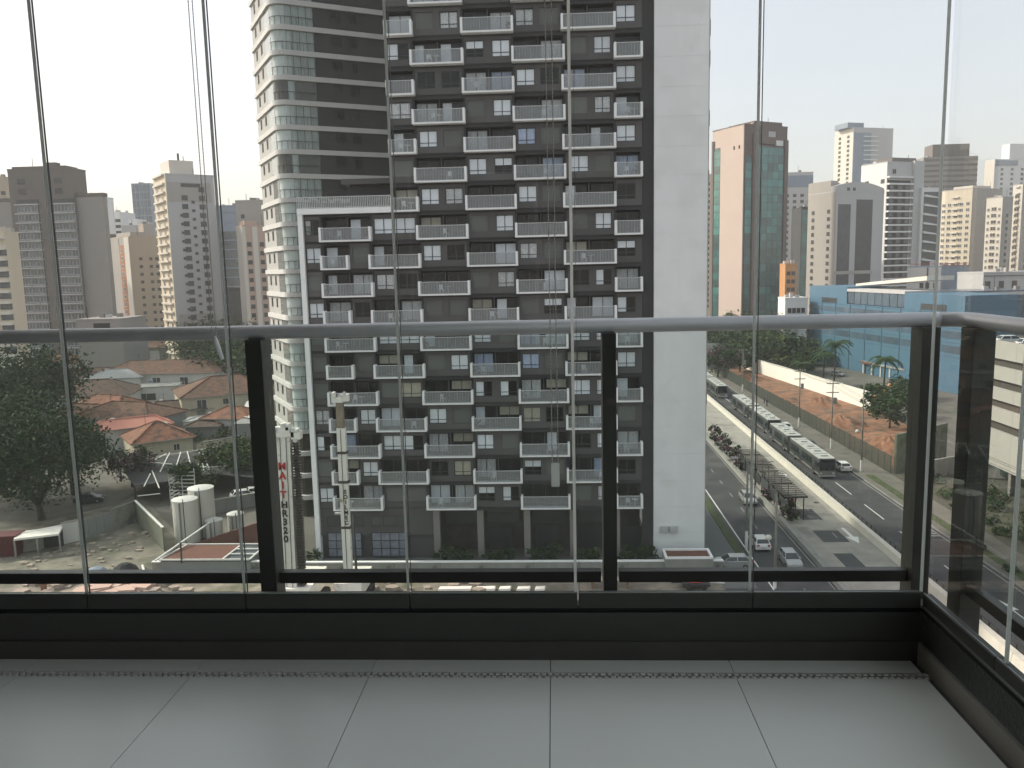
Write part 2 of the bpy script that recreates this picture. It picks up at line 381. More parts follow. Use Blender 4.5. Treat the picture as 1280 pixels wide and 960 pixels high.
# frameless panes
ZT=FZ+2.62
def pane(p,q,label,edge=.006,bright=False):
    t=thing('glass_screen',label,'glass screen',(p[0],p[1],FZ+.235),atan2(q[1]-p[1],q[0]-p[0]),'frameless glass panes around the balcony')
    L=hypot(q[0]-p[0],q[1]-p[1])
    MB().box(.004,L-.004,-.004,.004,.0,ZT-FZ-.235).build('glass','pane_clear',t)
    MB().box(L-.004-edge,L-.0035,-.0045,.0045,.0,ZT-FZ-.235).build('edge_strip','edge_clear' if not bright else 'edge_white',t)
    if p[0]<1.23: MB().box(0.0036,.0048,-.0046,.0046,.0,ZT-FZ-.235).build('edge_gasket','mullion',t)
    return t
ex=[-2.82,-2.245,-1.67,-1.097,-.515,.068,.66,1.232]
names=['front glass pane past the left edge of the view','leftmost front glass pane, cut by the left edge of the photo','front glass pane in front of the dark trees, second from the left',
 'front glass pane left of the dark tower, third from the left','front glass pane over the left half of the dark tower','front glass pane over the right half of the dark tower with the white edge',
 'front glass pane before the avenue, next to the corner']
for k in range(7): pane((ex[k],2.738),(ex[k+1],2.738),names[k],.0065 if k!=4 else .009,bright=(k in(4,)))
ry=[2.725,2.22,1.69,1.12,.55]
rn=['narrow right-hand glass pane right at the corner','second right-hand glass pane back from the corner','third right-hand glass pane back from the corner','fourth right-hand glass pane back from the corner']
for k in range(4): pane((1.237,ry[k]),(1.237,ry[k+1]),rn[k],.007)
# metal balustrade outside the panes
RZ=33.785
bl=thing('balcony_railing','grey metal balustrade with round handrail, dark posts and tinted glass along the balcony','railing',(0,3.0,FZ))
h=RZ-FZ
hr=MB().tube([(-4.2,0,h),(1.36,0,h)],.026,16).build('handrail','alu',bl,smooth=True)
MB().tube([(1.36,0,h),(1.405,-.012,h),(1.435,-.04,h),(1.447,-.09,h),(1.447,-3.2,h)],.026,16).build('handrail','alu',bl,smooth=True)
for x,wd in ((-3.7,.06),(-2.4,.06),(-1.095,.062),(.195,.05),(1.315,.062)):
    bevel(MB().box(x-wd/2,x+wd/2,-.05,.05,-.1,h-.024).build('post','frame_dark',bl),.003)
for y in (-.10,-1.4,-2.7):
    bevel(MB().box(1.41,1.485,y-.045,y+.045,-.1,h-.024).build('post','frame_dark',bl),.003)
px=[-3.7,-2.4,-1.095,.195,1.315]
for a,c in zip(px[:-1],px[1:]):
    MB().box(a+.034,c-.034,-.02,.02,.175,.217).build('bottom_rail','frame_bronze',bl)
    MB().box(a+.034,c-.034,-.004,.004,.22,h-.028).build('glass_infill','rail_glass',bl)
py=[-.10,-1.4,-2.7]
for a,c in zip([py[0],py[1]],[py[1],py[2]]):
    MB().box(1.43,1.465,c+.047,a-.047,.175,.217).build('bottom_rail','frame_bronze',bl)
    MB().box(1.443,1.451,c+.047,a-.047,.22,h-.028).build('glass_infill','rail_glass',bl)
# roller-blind bead chains
def chain(x0,x1,y,ztop,zb,label,loop=True):
    t=thing('bead_chain',label,'blind chain',(x0,y,zb),0)
    b=MB(); n=int((ztop-zb)/.011)
    for xx in (0,x1-x0):
        for k in range(n):
            z=k*.011; xo=xx + (0 if loop else 0)
            r=.0024; b.add([(xo-r,0,z),(xo+r,0,z),(xo,-r,z),(xo,r,z),(xo,0,z-r*1.5),(xo,0,z+r*1.5)],[(0,2,5),(2,1,5),(1,3,5),(3,0,5),(2,0,4),(1,2,4),(3,1,4),(0,3,4)])
        b.tube([(xx,0,0),(xx,0,ztop-zb)],.0011,5)
    b.build('beads','bead',t)['kind']='stuff'
    return t
c1=chain(-1.052,-1.040,2.5,FZ+2.6,33.80,'beaded roller-blind chain hanging at the left, ending in a pale handle just below the handrail')
MB().tube([(.006,0,.01),(.012,-.004,-.012),(.030,-.01,-.06)],[.006,.009,.006],8).build('handle','bal_white',c1,smooth=True)
c2=chain(-.012,.006,2.5,FZ+2.6,33.40,'beaded roller-blind chain loop hanging before the middle of the dark tower')
bevel(MB().box(-.004,.022,-.006,.006,-.075,0).build('tensioner','edge_clear',c2),.003)
# enclosing room (above, behind, left): what shades the balcony
struct(MB().box(-4.5,1.9,-3.0,3.1,ZT,ZT+.3).build('ceiling','ceiling_white'))
bw=struct(MB().box(-4.5,-2.6,-3.0,-2.6,FZ-.2,ZT).box(1.1,1.9,-3.0,-2.6,FZ-.2,ZT).box(-2.6,1.1,-3,-2.6,FZ+2.3,ZT).build('back_wall','room_wall'))
struct(MB().box(-4.5,-4.2,-2.6,3.1,FZ-.2,ZT).build('left_wall','room_wall'))
own=thing('added_sun_screen','projecting concrete wing of the viewer\'s own building, past the left edge of the view','building',(-6.1,2.9,0)); MB().box(0,.6,.25,4.5,0,62).build('wall','greige',own)  # added out of view to keep sun patches off the balcony floor
dw=thing('sliding_door','glass sliding door behind the viewer leading inside','door',(-2.6,-2.7,FZ))
for k in range(3):
    MB().box(k*1.23+.03,k*1.23+1.2,-.01,.01,.03,2.25).build('pane','far_glass_dark',dw)
    MB().box(k*1.23,k*1.23+.03,-.03,.03,0,2.29).build('frame','frame_bronze',dw)

# ================================================================= GROUND
struct(MB().sheet([(-5000,-300),(5000,-300),(5000,9000),(-5000,9000)],-.02).build('ground','city_ground'))
YN,YE=20,620
struct(MB().sheet([(22.0,YN),(29.2,YN),(29.2,YE),(22.0,YE)],-.008).build('left_carriageway','asphalt'))
struct(MB().sheet([(29.9,YN),(38.2,YN),(38.2,YE),(29.9,YE)],-.004).build('bus_lane','concrete_lane'))
struct(MB().sheet([(38.9,YN),(47.9,YN),(47.9,YE),(38.9,YE)],-.008).build('right_carriageway','asphalt'))
struct(MB().box(47.9,53.2,YN,YE,-.05,.13).build('sidewalk','pavement'))
struct(MB().box(47.75,47.9,YN,YE,-.05,.145).build('kerb','concrete'))
struct(MB().sheet([(17.6,84.5),(21.0,84.5),(21.0,300),(17.6,300)],-.004).build('forecourt_path','forecourt'))
struct(MB().sheet([(17.6,76),(22.0,76),(22.0,90.5),(17.6,90.5)],-.008).build('side_street','asphalt2'))
struct(MB().box(21.0,22.0,92.5,YE,-.05,.06).build('grass_verge','grass'))
struct(MB().sheet([(-110,60),(17.5,60),(17.5,89),(-48,89),(-48,98),(-52,106),(-66,124),(-66,118),(-75,106.5),(-110,98)],-.012).build('vacant_lot_ground','dust'))
struct(MB().sheet([(-110,99),(-76,107.5),(-67,119),(-67,135),(-66,139),(-110,150)],-.008).build('yard_paving','pavement'))
# rubble slabs at the lot's near edge (just above the sill)
random.seed(11)
def rubble(x0,x1,y0,y1,n,smin,smax,label,name='rubble_heap',mt='rubble'):
    b=MB()
    for _ in range(n):
        x=random.uniform(x0,x1); y=random.uniform(y0,y1); s=random.uniform(smin,smax); hh=s*random.uniform(.25,.6)
        a=random.uniform(0,pi); pts=[(x+s*cos(a+t)*random.uniform(.7,1.2),y+s*sin(a+t)*random.uniform(.5,1)) for t in (0,1.2,2.4,3.6,5.0)]
        b.prism(pts,-.02,hh)
    o=b.build(name,mt); tag(o,label,'rubble',kind='stuff'); return o
rubble(-60,-40,80,87,90,.25,1.1,'pale broken concrete and rubble heaped on the vacant lot below the sill')
rubble(-75,-52,88,104,130,.15,.55,'scattered stones and debris on the dusty vacant lot')
rubble(-30,-8,81,86.5,70,.2,.8,'broken slabs lying along the foot of the grey wall')
# thing: white slab pallets in front of wall (row seen through the gap)
for i,(xa,xb,yy) in enumerate(((355,372,731),(372,392,731),(545,590,735),(592,620,735),(622,640,735),(645,665,734),(668,684,733))):
    p=gnd(xa,742,0.5); q=gnd(xb,742,.5)
    o=MB().prism([(p.x,83.6),(q.x-.3,83.7),(q.x-.2,84.5),(p.x+.1,84.4)],0,.35).build('concrete_slab','lot_wall_white')
    tag(bevel(o,.05),f'{ORD[i]} from the left of the pale precast slabs lying below the wall of the dark tower','slab','pale slabs lying on the lot')
# road markings
def strip(x,wd,y0,y1,dash=None,gap=None,mt='paint_white',z=0.0,x2=None,name='lane_marking'):
    b=MB(); y=y0; n=0
    x2=x if x2 is None else x2
    while y<y1:
        e=min(y1,y+(dash or (y1-y0)))
        f=lambda yy: x+(x2-x)*(yy-y0)/(y1-y0)
        b.add([(f(y)-wd/2,y,z),(f(y)+wd/2,y,z),(f(e)+wd/2,e,z),(f(e)-wd/2,e,z)],[(0,1,2,3)])
        y=e+(gap or 1e9)
    o=b.build(name,mt); struct(o); return o
strip(22.55,.16,60,400,z=-.002)
strip(25.75,.13,60,400,2.2,5.2,'paint_faded',-.002)
strip(28.85,.12,60,400,z=-.002,mt='paint_faded')
strip(43.1,.14,60,400,7,5,z=-.002)
strip(47.3,.14,60,400,z=-.002,mt='paint_faded')
strip(39.6,.12,60,400,z=-.002,mt='paint_faded')
strip(34.6,.12,60,400,2.0,3.8,z=.002,mt='paint_faded')
strip(38.0,.10,60,400,z=.002,mt='paint_faded')
strip(31.6,.12,60,108,z=.002,mt='paint_faded',x2=30.5)
for i,(a,c,y0,y1) in enumerate(((32.6,35.2,108,113),(32.4,35.6,99,103.5),(31.7,34.2,118,131),(33.0,36.2,136,142),(32.2,34.4,90,95))):
    struct(MB().sheet([(a,y0),(c,y0),(c,y1),(a,y1)],.001).build('road_patch','concrete_patch'))
def arrow(x,y,L,wd,rz,mt='paint_white',z=.004):
    b=MB().sheet([(-wd*.14,-L/2),(wd*.14,-L/2),(wd*.14,L*.08),(-wd*.14,L*.08)],0).sheet([(-wd/2,L*.08),(wd/2,L*.08),(0,L/2)],0)
    o=b.build('arrow_marking',mt,None,(x,y,z),rz); struct(o)
arrow(36.4,133,7.0,1.5,pi); arrow(36.5,101.5,6,1.5,pi); arrow(43.9,78.3,6.5,1.5,0,z=.002)
for k in range(5):
    struct(MB().sheet([(45.2,101+k*.9),(47.2,101+k*.9),(47.2,101.4+k*.9),(45.2,101.4+k*.9)],-.003).build('stop_marking','paint_faded'))

# barriers
def barrier(x,wd,ht,y0,y1,label,mt,seg=6.0,top=.6):
    t=thing('road_barrier',label,'barrier',(x,y0,0)); n=int((y1-y0)/seg)
    me=MB().add([(-wd/2,.03,-.05),(wd/2,.03,-.05),(wd/2*top,.03,ht),(-wd/2*top,.03,ht),(-wd/2,seg-.03,-.05),(wd/2,seg-.03,-.05),(wd/2*top,seg-.03,ht),(-wd/2*top,seg-.03,ht)],
       [(0,1,2,3),(5,4,7,6),(1,5,6,2),(4,0,3,7),(3,2,6,7)]).mesh('barrier_block',mt)
    for k in range(n): ob('barrier_block',me,t,(0,k*seg,0))
barrier(38.55,.95,.85,62,400,'pale concrete barrier between the bus lane and the busy carriageway','barrier',top=.7)
barrier(29.55,.8,.55,62,400,'low grey concrete kerb wall along the left carriageway','concrete',top=.8)
# bollard fence beside main barrier
t=thing('guard_rail','dark metal guard rail with short posts beside the pale concrete barrier','guard rail',(39.35,62,0))
me=MB().box(-.05,.05,-.05,.05,-.05,1.0).mesh('post','steel_dark')
for k in range(120): ob('post',me,t,(0,k*1.5,0))
MB().box(-.04,.04,0,178.5,.93,.99).box(-.03,.03,0,178.5,.5,.55).build('rail','steel_dark',t)

# ================================================================= MAIN DARK TOWER
YT=94.0; PZ=3.115; ZB=6.17
XL,XU,XRt=-28.1,-17.9,9.95
NK=29
tw=thing('apartment_tower','tall dark grey apartment tower with staggered white-framed balconies and a white right-hand slab','building',(0,YT,0))
E=[(-26.2,-20.3),(-15.2,-9.35),(-4.15,1.6),(6.85,9.92)]
O=[(-26.2,-23.0),(-20.7,-14.8),(-9.6,-3.9),(1.2,7.05)]
OU=[(-17.92,-14.83),(-9.6,-3.9),(1.2,7.05)]
EU=[(-15.2,-9.35),(-4.15,1.6),(6.85,9.92)]
# window columns in the plain zones between balconies
WE=[(-28.0,-26.3),(-20.1,-17.9),(-17.8,-15.4),(-9.15,-7.2),(-6.3,-4.35),(1.95,4.05),(4.75,6.55)]
WO=[(-28.0,-26.3),(-22.7,-20.9),(-14.6,-12.6),(-11.9,-9.9),(-3.7,-1.7),(-1.1,.95),(7.15,9.2)]
def wallgrid(b,x0,x1,z0,z1,ops,y0,y1,mi=0):
    """a strip of wall x0..x1, z0..z1 around openings [(a,b,za,zb)] sorted, same storey"""
    x=x0
    for a,c,za,zb in sorted(ops):
        if a>x+1e-4: b.box(x,a,y0,y1,z0,z1,mi)
        b.box(a,c,y0,y1,z0,za,mi)
        if zb<z1: b.box(a,c,y0,y1,zb,z1,mi)
        x=c
    if x<x1-1e-4: b.box(x,x1,y0,y1,z0,z1,mi)
# shared window meshes
def winmesh(wd,ht,name='window',fr='mullion',tr=.26):
    b=MB(); f=.07
    b.box(0,wd,-.04,.05,0,f).box(0,wd,-.04,.05,ht-f,ht).box(0,f,-.04,.05,f,ht-f).box(wd-f,wd,-.04,.05,f,ht-f)
    b.box(wd/2-.04,wd/2+.04,-.045,.045,f,ht-f).box(f,wd-f,-.042,.042,ht*tr-.035,ht*tr+.035)
    return b.mesh(name,fr)
def pleat(wd,ht,name,mt,x0=0,n=None):
    b=MB(); n=n or max(4,int(wd*5)); vs=[]; fs=[]
    for i in range(n+1):
        y=.06*(i%2); vs+=[(x0+wd*i/n,y,0),(x0+wd*i/n,y,ht)]
    for i in range(n): fs.append((2*i,2*i+2,2*i+3,2*i+1))
    return b.add(vs,fs).mesh(name,mt)
PM={}
def panemesh(wd,ht): 
    k=('p',round(wd,2),round(ht,2))
    if k not in PM: PM[k]=MB().box(.06,wd-.06,-.008,.008,.06,ht-.06).mesh('pane','win_glass')
    return PM[k]
def fm(kind,wd,ht,mt=''):
    k=(kind,round(wd,2),round(ht,2),mt)
    if k not in PM:
        if kind=='win': PM[k]=winmesh(wd,ht)
        elif kind=='door': PM[k]=winmesh(wd,ht,tr=.02)
        elif kind=='blind': PM[k]=MB().box(.07,wd-.07,.02,.035,.06,ht-.06).mesh('blind',mt)
        elif kind=='half': PM[k]=MB().box(.07,wd/2,.02,.035,.06,ht-.06).mesh('blind',mt)
        elif kind=='top': PM[k]=MB().box(.07,wd-.07,.02,.035,ht*.55,ht-.06).mesh('blind',mt)
        elif kind=='curt': PM[k]=pleat(wd-.2,ht-.1,'curtain',mt,.1)
        elif kind=='curt2': PM[k]=pleat(wd*.4,ht-.1,'curtain',mt,.1)
        elif kind=='shutter': 
            b=MB().box(0,wd,-.045,.03,0,ht)
            for q in (0.04,wd/2): b.box(q,q+wd/2-.06,-.055,-.044,.05,ht-.05)
            PM[k]=b.mesh('shutter',mt)
    return PM[k]
rw=random.Random(21)
def put_window(par,x,y,z,wd,ht,door=False):
    r=rw.random()
    if r<.24 and not door: 
        return ob('shutter',fm('shutter',wd,ht,'shutter'),par,(x,y,z))
    f=ob('window' if not door else 'balcony_door',fm('door' if door else 'win',wd,ht),par,(x,y,z))
    ob('pane',panemesh(wd,ht),f)
    r=rw.random()
    if door: opts=((.42,None,None),(.55,'curt','curtain'),(.66,'curt2','blind_white'),(.76,'half','blind_white'),(.84,'blind','blind_white'),(.93,'curt','blind_blue'),(1.1,'top','blind_beige'))
    else: opts=((.44,'blind','blind_white'),(.55,'curt','curtain'),(.63,'half','blind_white'),(.69,'curt','blind_blue'),(.76,'top','blind_white'),(.80,'blind','blind_beige'),(1.1,None,None))
    for p,k,m_ in opts:
        if r<p:
            if k: ob('blind',fm(k,wd,ht,m_),f)
            break
    return f
wall=MB(); dark=MB(); trim=MB(); core=MB()
# balcony prototypes (full and half)
def make_bal(L):
    b=MB(); b.box(0,L,-1.0,.0,0,.16); b.box(0,.26,-1.0,.0,.16,1.62); b.box(L-.26,L,-1.0,.0,.16,1.62)
    fr=bevel_mesh(b.mesh('frame','bal_white'))
    gl=MB().box(.27,L-.27,-.955,-.94,.24,1.5).mesh('glass','bal_glass')
    b=MB(); b.box(.26,L-.26,-.985,-.935,1.5,1.56); b.box(.26,L-.26,-.98,-.94,.18,.22)
    n=int((L-.5)/.3)
    for i in range(1,n): 
        x=.26+(L-.52)*i/n; wd=.020 if i%6 else .045
        b.box(x-wd/2,x+wd/2,-.935,-.90,.22,1.5)
    return fr,gl,b.mesh('bars','bal_metal')
def bevel_mesh(me,w_=.03):
    bm=bmesh.new(); bm.from_mesh(me); bmesh.ops.remove_doubles(bm,verts=bm.verts,dist=1e-5)
    bmesh.ops.bevel(bm,geom=[e for e in bm.edges if len(e.link_faces)==2 and e.calc_face_angle()>.5],offset=w_,segments=1,affect='EDGES')
    bm.to_mesh(me); bm.free(); return me
BAL={'f':make_bal(5.85),'h':make_bal(3.08)}
bal_pos=[]
for k in range(NK):
    z0=ZB+PZ*k-.02; z1=z0+PZ
    upper = z0>39.5
    bals=(EU if upper else E) if k%2==0 else (OU if upper else O)
    wins=WE if k%2==0 else WO
    x0=XU if upper else XL
    ops=[]; doors=[]
    for a,c in bals:
        ia=a+.2; ic=c-.2
        ops.append((ia,ic,z0+.25,z0+2.75))
        if c-a>4:
            mid=(ia+ic)/2; doors+=[(ia+.05,mid-.28),(mid+.22,ic-.05)]
        else: doors.append((ia+.05,ic-.05))
    wz=z0+.78; wh=1.75
    wl=[q for q in wins if q[0]>x0 and not any(q[0]<c+.05 and q[1]>a-.05 for a,c in bals)]
    ops2=ops+[(a,c,wz,wz+wh) for a,c in wl]
    wallgrid(wall,x0,XRt,z0,z1-.09,ops2,.0,.42)
    # thin shadow joint between the storeys
    wall.box(x0,XRt,.05,.42,z1-.09,z1)
    # recess floors/walls behind balconies
    for a,c,za,zb in ops: 
        core.box(a,c,1.25,1.3,za,zb,0)
        core.box(a-.02,c+.02,.421,1.25,za-.1,za,1); core.box(a-.02,c+.02,.421,1.25,zb,zb+.1,1); core.box(a-.1,a,.421,1.25,za,zb,1); core.box(c,c+.1,.421,1.25,za,zb,1)
    for a,c in doors:
        put_window(tw,a,1.0,z0+.27,c-a,2.3,True)
    for i_ in range(len(doors)//2):
        pass
    for a,c in bals:
        if c-a>4:
            mid=(a+c)/2-.03; MB_=None
            trim.box(mid-.06,mid+.06,.5,.98,z0+.26,z0+2.74)
    for a,c in wl: put_window(tw,a,.12,wz,c-a,wh)
    # projecting mid-grey panels in the window zones
    xs=sorted([x0]+[v for a,c in bals for v in (a,c)]+[XRt]); 
    zz=[(xs[i],xs[i+1]) for i in range(0,len(xs)-1,2)]
    for a,c in zz:
        if c-a<1: continue
        b=MB(); wallgrid(b,a+.05,c-.05,z0+.12,z1-.22,[(p_,q_,wz,wz+wh) for p_,q_ in wl if p_>=a and q_<=c],-.06,-.001)
        b.build('facade_panel','facade_mid',tw)
    for a,c in bals:
        bt=tag(ob('balcony',None,tw,(a,0,z0+.0)))
        fr,gl,br=BAL['f' if c-a>4 else 'h']
        sx=(c-a)/(5.85 if c-a>4 else 3.08)
        ob('frame',fr,bt,sc=(sx,1,1)); ob('glass',gl,bt,sc=(sx,1,1)); ob('bars',br,bt,sc=(sx,1,1))
        bal_pos.append((k,a,c,z0))
wall.build('wall','facade_dark',tw)
core.build('room_core',['interior','facade_dark'],tw)
trim.build('partition','facade_mid',tw)
MB().box(XL+.3,XRt,1.6,16,6,40.4).box(XU+.3,XRt,1.6,16,40.5,96.5).build('inner_core','interior',tw)
MB().box(9.96,11.17,.0,.5,0,97).build('wall_strip','facade_dark',tw)
# white slab wing on the right: storey-high panels with recessed joints
pm=MB().box(.0,5.82,-.35,.2,.012,PZ-.012).mesh('wall_panel','slab_white')
for k in range(31): ob('wall_panel',pm,tw,(11.2,0,k*PZ))
MB().box(11.25,16.98,-.32,18,0,97).build('slab_core','slab_white',tw)
MB().box(17.0,17.12,-.33,17,0,97).build('side_wall','greige',tw)
for z in (5.2,11.6,17.9,30.2,36.3,42.5,48.9,55.2,58.4):
    MB().box(17.12,17.42,1.0,3.0,z,z+1.7).box(17.42,17.44,1.1,2.9,z+.3,z+1.5).build('side_window_bay','greige_dark',tw)
# lower wing: white frame, terrace on top
MB().box(-28.65,-28.1,-.5,.5,0,41.0).build('white_pier','bal_white',tw)
MB().box(-28.65,-17.92,-.6,.9,40.42,41.05).build('terrace_edge','bal_white',tw)
bt=ob('terrace_railing',None,tw,(-28.6,-.5,41.05)); b=MB(); b.box(0,10.6,-.03,.03,1.2,1.27); b.box(0,10.6,-.03,.03,.05,.1)
for i in range(54): b.box(i*.2-.015,i*.2+.015,-.02,.02,.1,1.2)
b.build('bars','bal_metal',bt); MB().box(.02,10.58,.03,.045,.08,1.2).build('glass','bal_glass',bt)
MB().box(-28.4,-17.92,.9,16,40.4,41.06).build('terrace_floor','concrete',tw)
MB().box(-23.5,-17.95,3.5,14,41.07,43.9).build('terrace_room','facade_dark',tw)
MB().box(-24.2,-17.93,2.4,14.2,43.9,44.5).build('terrace_canopy','facade_mid',tw)
# lobby storeys
b=MB()
b.box(XL,-14.6,.0,.4,2.9,6.14).box(XL,-14.6,.42,.8,0,2.9)
b.build('lobby_wall','facade_mid',tw)
b=MB(); b.box(-14.6,9.95,3.2,3.4,0,6.1); b.build('lobby_back','interior_lit',tw)
MB().box(-14.6,9.95,-.1,3.2,5.85,6.14).build('lobby_soffit','facade_dark',tw)
for x in (-14.6,-9.4,-3.9,1.5,6.6,):
    MB().box(x,x+.75,.0,.75,0,5.84).build('column','greige_dark',tw)
def gridwin(x,z,wd,ht,nx,nz,mt='far_glass',y=-.06,bl='blind_blue'):
    o=ob('window',None,tw,(x,y,z)); b=MB().box(0,wd,.03,.05,0,ht); b.build('pane',mt,o); b=MB()
    for i in range(nx+1): b.box(i*wd/nx-.04,i*wd/nx+.04,-.03,.028,0,ht)
    for j in range(nz+1): b.box(0,wd,-.035,.027,j*ht/nz-.04,j*ht/nz+.04)
    b.build('frame','mullion',o)
gridwin(-22.0,.3,4.3,2.9,4,3,'lobby_glass'); gridwin(-27.3,.3,4.0,2.9,4,3,'lobby_glass')
gridwin(-22.0,4.0,4.3,1.2,3,1,'far_glass_dark'); gridwin(-27.3,4.0,4.3,1.2,3,1,'far_glass_dark')
for x in (-13.5,-8.4,-2.9,2.6): gridwin(x,3.4,3.8,2.3,4,2,'far_glass_dark',2.9)
for x in (-8.2,-2.6,2.7,7.5): gridwin(x,.2,2.6,2.6,3,1,'far_glass_dark',3.0)
# AC / pipes near slab bottom
for x in (11.9,13.0): 
    o=MB().box(x,x+.9,-.75,-.36,3.2,3.9).box(x+.1,x+.8,-.77,-.75,3.3,3.8).build('air_conditioner','grey_pale',tw)
# chairs on balconies
def make_chair():
    t=thing('patio_chair','x','chair',(0,0,0)); m='bal_white'
    MB().box(-.24,.24,-.24,.24,.40,.45).build('seat',m,t)
    b=MB(); b.box(-.24,.24,.20,.24,.45,.95); b.build('backrest',m,t)
    for sx in (-1,1):
        for sy in (-1,1): MB().box(sx*.21-.03,sx*.21+.03,sy*.21-.03,sy*.21+.03,0,.40).build('leg',m,t)
    return t
ch=make_chair(); used=0
def make_table():
    t=thing('patio_table','x','table',(0,0,0))
    MB().lathe([(.38,.70),(.38,.74)],10).build('table_top','bal_white',t); MB().tube([(0,0,0),(0,0,.7)],.05,6).build('leg','bal_white',t); return t
tb=make_table(); usedt=0
cols_n={}
rb=random.Random(5)
pick=[q for q in bal_pos if q[0]<17]
for q in rb.sample(pick,34):
    k,a,c,z0=q; 
    row=sorted([p for p in bal_pos if p[0]==k],key=lambda p:-p[1]); ci=row.index(q)
    x=rb.uniform(a+1.0,c-1.6)
    l=f'white patio chair, {ORD[ci]} balcony from the right, {ORD[k]} balcony row above the lobby'
    if used==0: ch.location=(x,YT-.35,z0+.27); ch.rotation_euler=(0,0,rb.uniform(-.6,.6)); ch['label']=l; ch['group']='patio chairs on the tower balconies'; used=1
    else: dup(ch,(x,YT-.35,z0+.27),rb.uniform(-.6,.6)+rb.choice((0,pi)),l,'patio chairs on the tower balconies')
    if rb.random()<.6:
        l=l.replace('white patio chair','small round white table'); 
        if usedt==0: tb.location=(x+.75,YT-.4,z0+.27); tb['label']=l; tb['group']='patio tables on the tower balconies'; usedt=1
        else: dup(tb,(x+.75,YT-.4,z0+.27),0,l,'patio tables on the tower balconies')

# ================================================================= CURVED TOWER behind left
ux,uy=.869,.495            # face direction, left corner to right end
ang=atan2(uy,ux)
CA=Vector((-35.6,110.15,0))
ta=thing('apartment_tower','curved light-banded apartment tower behind the dark tower with glazed balconies on its rounded corner','building',CA,ang)
LA=17.0; DA=13.6; R_=1.6
def outline(off,y1=DA):
    pts=[(LA,-off)]
    for i in range(7):
        t=-pi/2-i*(pi/2)/6
        pts.append((R_+(R_+off)*cos(t)-0,R_+(R_+off)*sin(t)))
    pts.append((-off,y1)); pts.append((LA,y1)); return pts
core_=MB()
core_.prism([(LA,.5),(.9,.5),(.55,.9),(.5,DA-.1),(LA,DA-.1)],0,112)
core_.build('core','interior_lit',ta)
bandm=MB().prism(outline(.28),0,.62).mesh('band','bandA')
lipm=MB().prism(outline(.36),.0,.12).mesh('band_lip','bandA')
for k in range(36):
    z=3.05+3.13*k-.5
    o=ob('band',bandm,ta,(0,0,z)); 
W=MB()
for k in range(36):
    z=3.05+3.13*k+.12; z1=z+2.51
    # dark wall on front from u=5.5
    wallgrid(W,5.4,LA,z,z1,[(7.6,9.0,z+1.05,z+2.15),(10.0,11.2,z+1.05,z+2.15)],.0,.49)
W.build('wall','wallA',ta)
SB=MB()
for k in range(36):
    z=3.05+3.13*k+.12; z1=z+2.51
    wallgrid_side=[(6.9,8.1),(10.4,11.6)]
    y=5.2
    for a,c in wallgrid_side:
        SB.box(-.02,.49,y,a,z,z1); SB.box(-.02,.49,a,c,z,z+.9); SB.box(-.02,.49,a,c,z+2.2,z1); y=c
    SB.box(-.02,.49,y,DA,z,z1)
SB.build('side_wall','sideA',ta)
gpan=MB().box(0,1.07,-.02,.0,.0,2.5).mesh('glazing','glassA')
rail=MB().box(0,5.35,-.08,-.03,1.02,1.09)
for i in range(6): rail.box(i*1.07-.02,i*1.07+.02,-.075,-.035,0,1.02)
railm=rail.mesh('railing','mullion')
smallw=MB().box(0,1.4,.1,.12,0,1.1).box(.66,.74,.05,.1,0,1.1).box(0,1.4,.05,.1,.5,.55).mesh('window','far_glass_dark')
smallw2=MB().box(0,1.2,.1,.12,0,1.1).box(.56,.64,.05,.1,0,1.1).mesh('window','far_glass_dark')
sidew=MB().box(.05,.07,0,1.2,0,1.3).box(0,.05,.56,.64,0,1.3).mesh('side_window','far_glass_dark')
sideglz=MB().box(-.02,.0,1.6,5.2,0,2.5).mesh('side_glazing','glassA')
cornerglz=MB()
pts=[]
for i in range(7):
    t=-pi/2-i*(pi/2)/6; pts.append((R_+R_*cos(t),R_+R_*sin(t)))
for i in range(6):
    (a,b_),(c,d_)=pts[i],pts[i+1]; cornerglz.add([(a,b_,0),(c,d_,0),(c,d_,2.5),(a,b_,2.5)],[(0,1,2,3)])
cornerglz=cornerglz.mesh('corner_glazing','glassA')
cb=MB()
for i in range(6):
    (a,b_),(c,d_)=pts[i],pts[i+1]; cb.bar((a-.05,b_-.05,1.05),(c-.05,d_-.05,1.05),.06,.07)
    if i%2: cb.bar((a-.05,b_-.05,0),(a-.05,b_-.05,1.05),.05)
cornersill=cb.mesh('corner_railing','mullion')
cb=MB()
for i in range(6):
    (a,b_),(c,d_)=pts[i],pts[i+1]; cb.add([(a+.12,b_+.12,.05),(c+.12,d_+.12,.05),(c+.12,d_+.12,2.45),(a+.12,b_+.12,2.45)],[(0,1,2,3)])
cornerbl=cb.mesh('corner_blind','blindA')
blA=pleat(1.0,2.4,'blind','blindA',.03,3)
rA=random.Random(9)
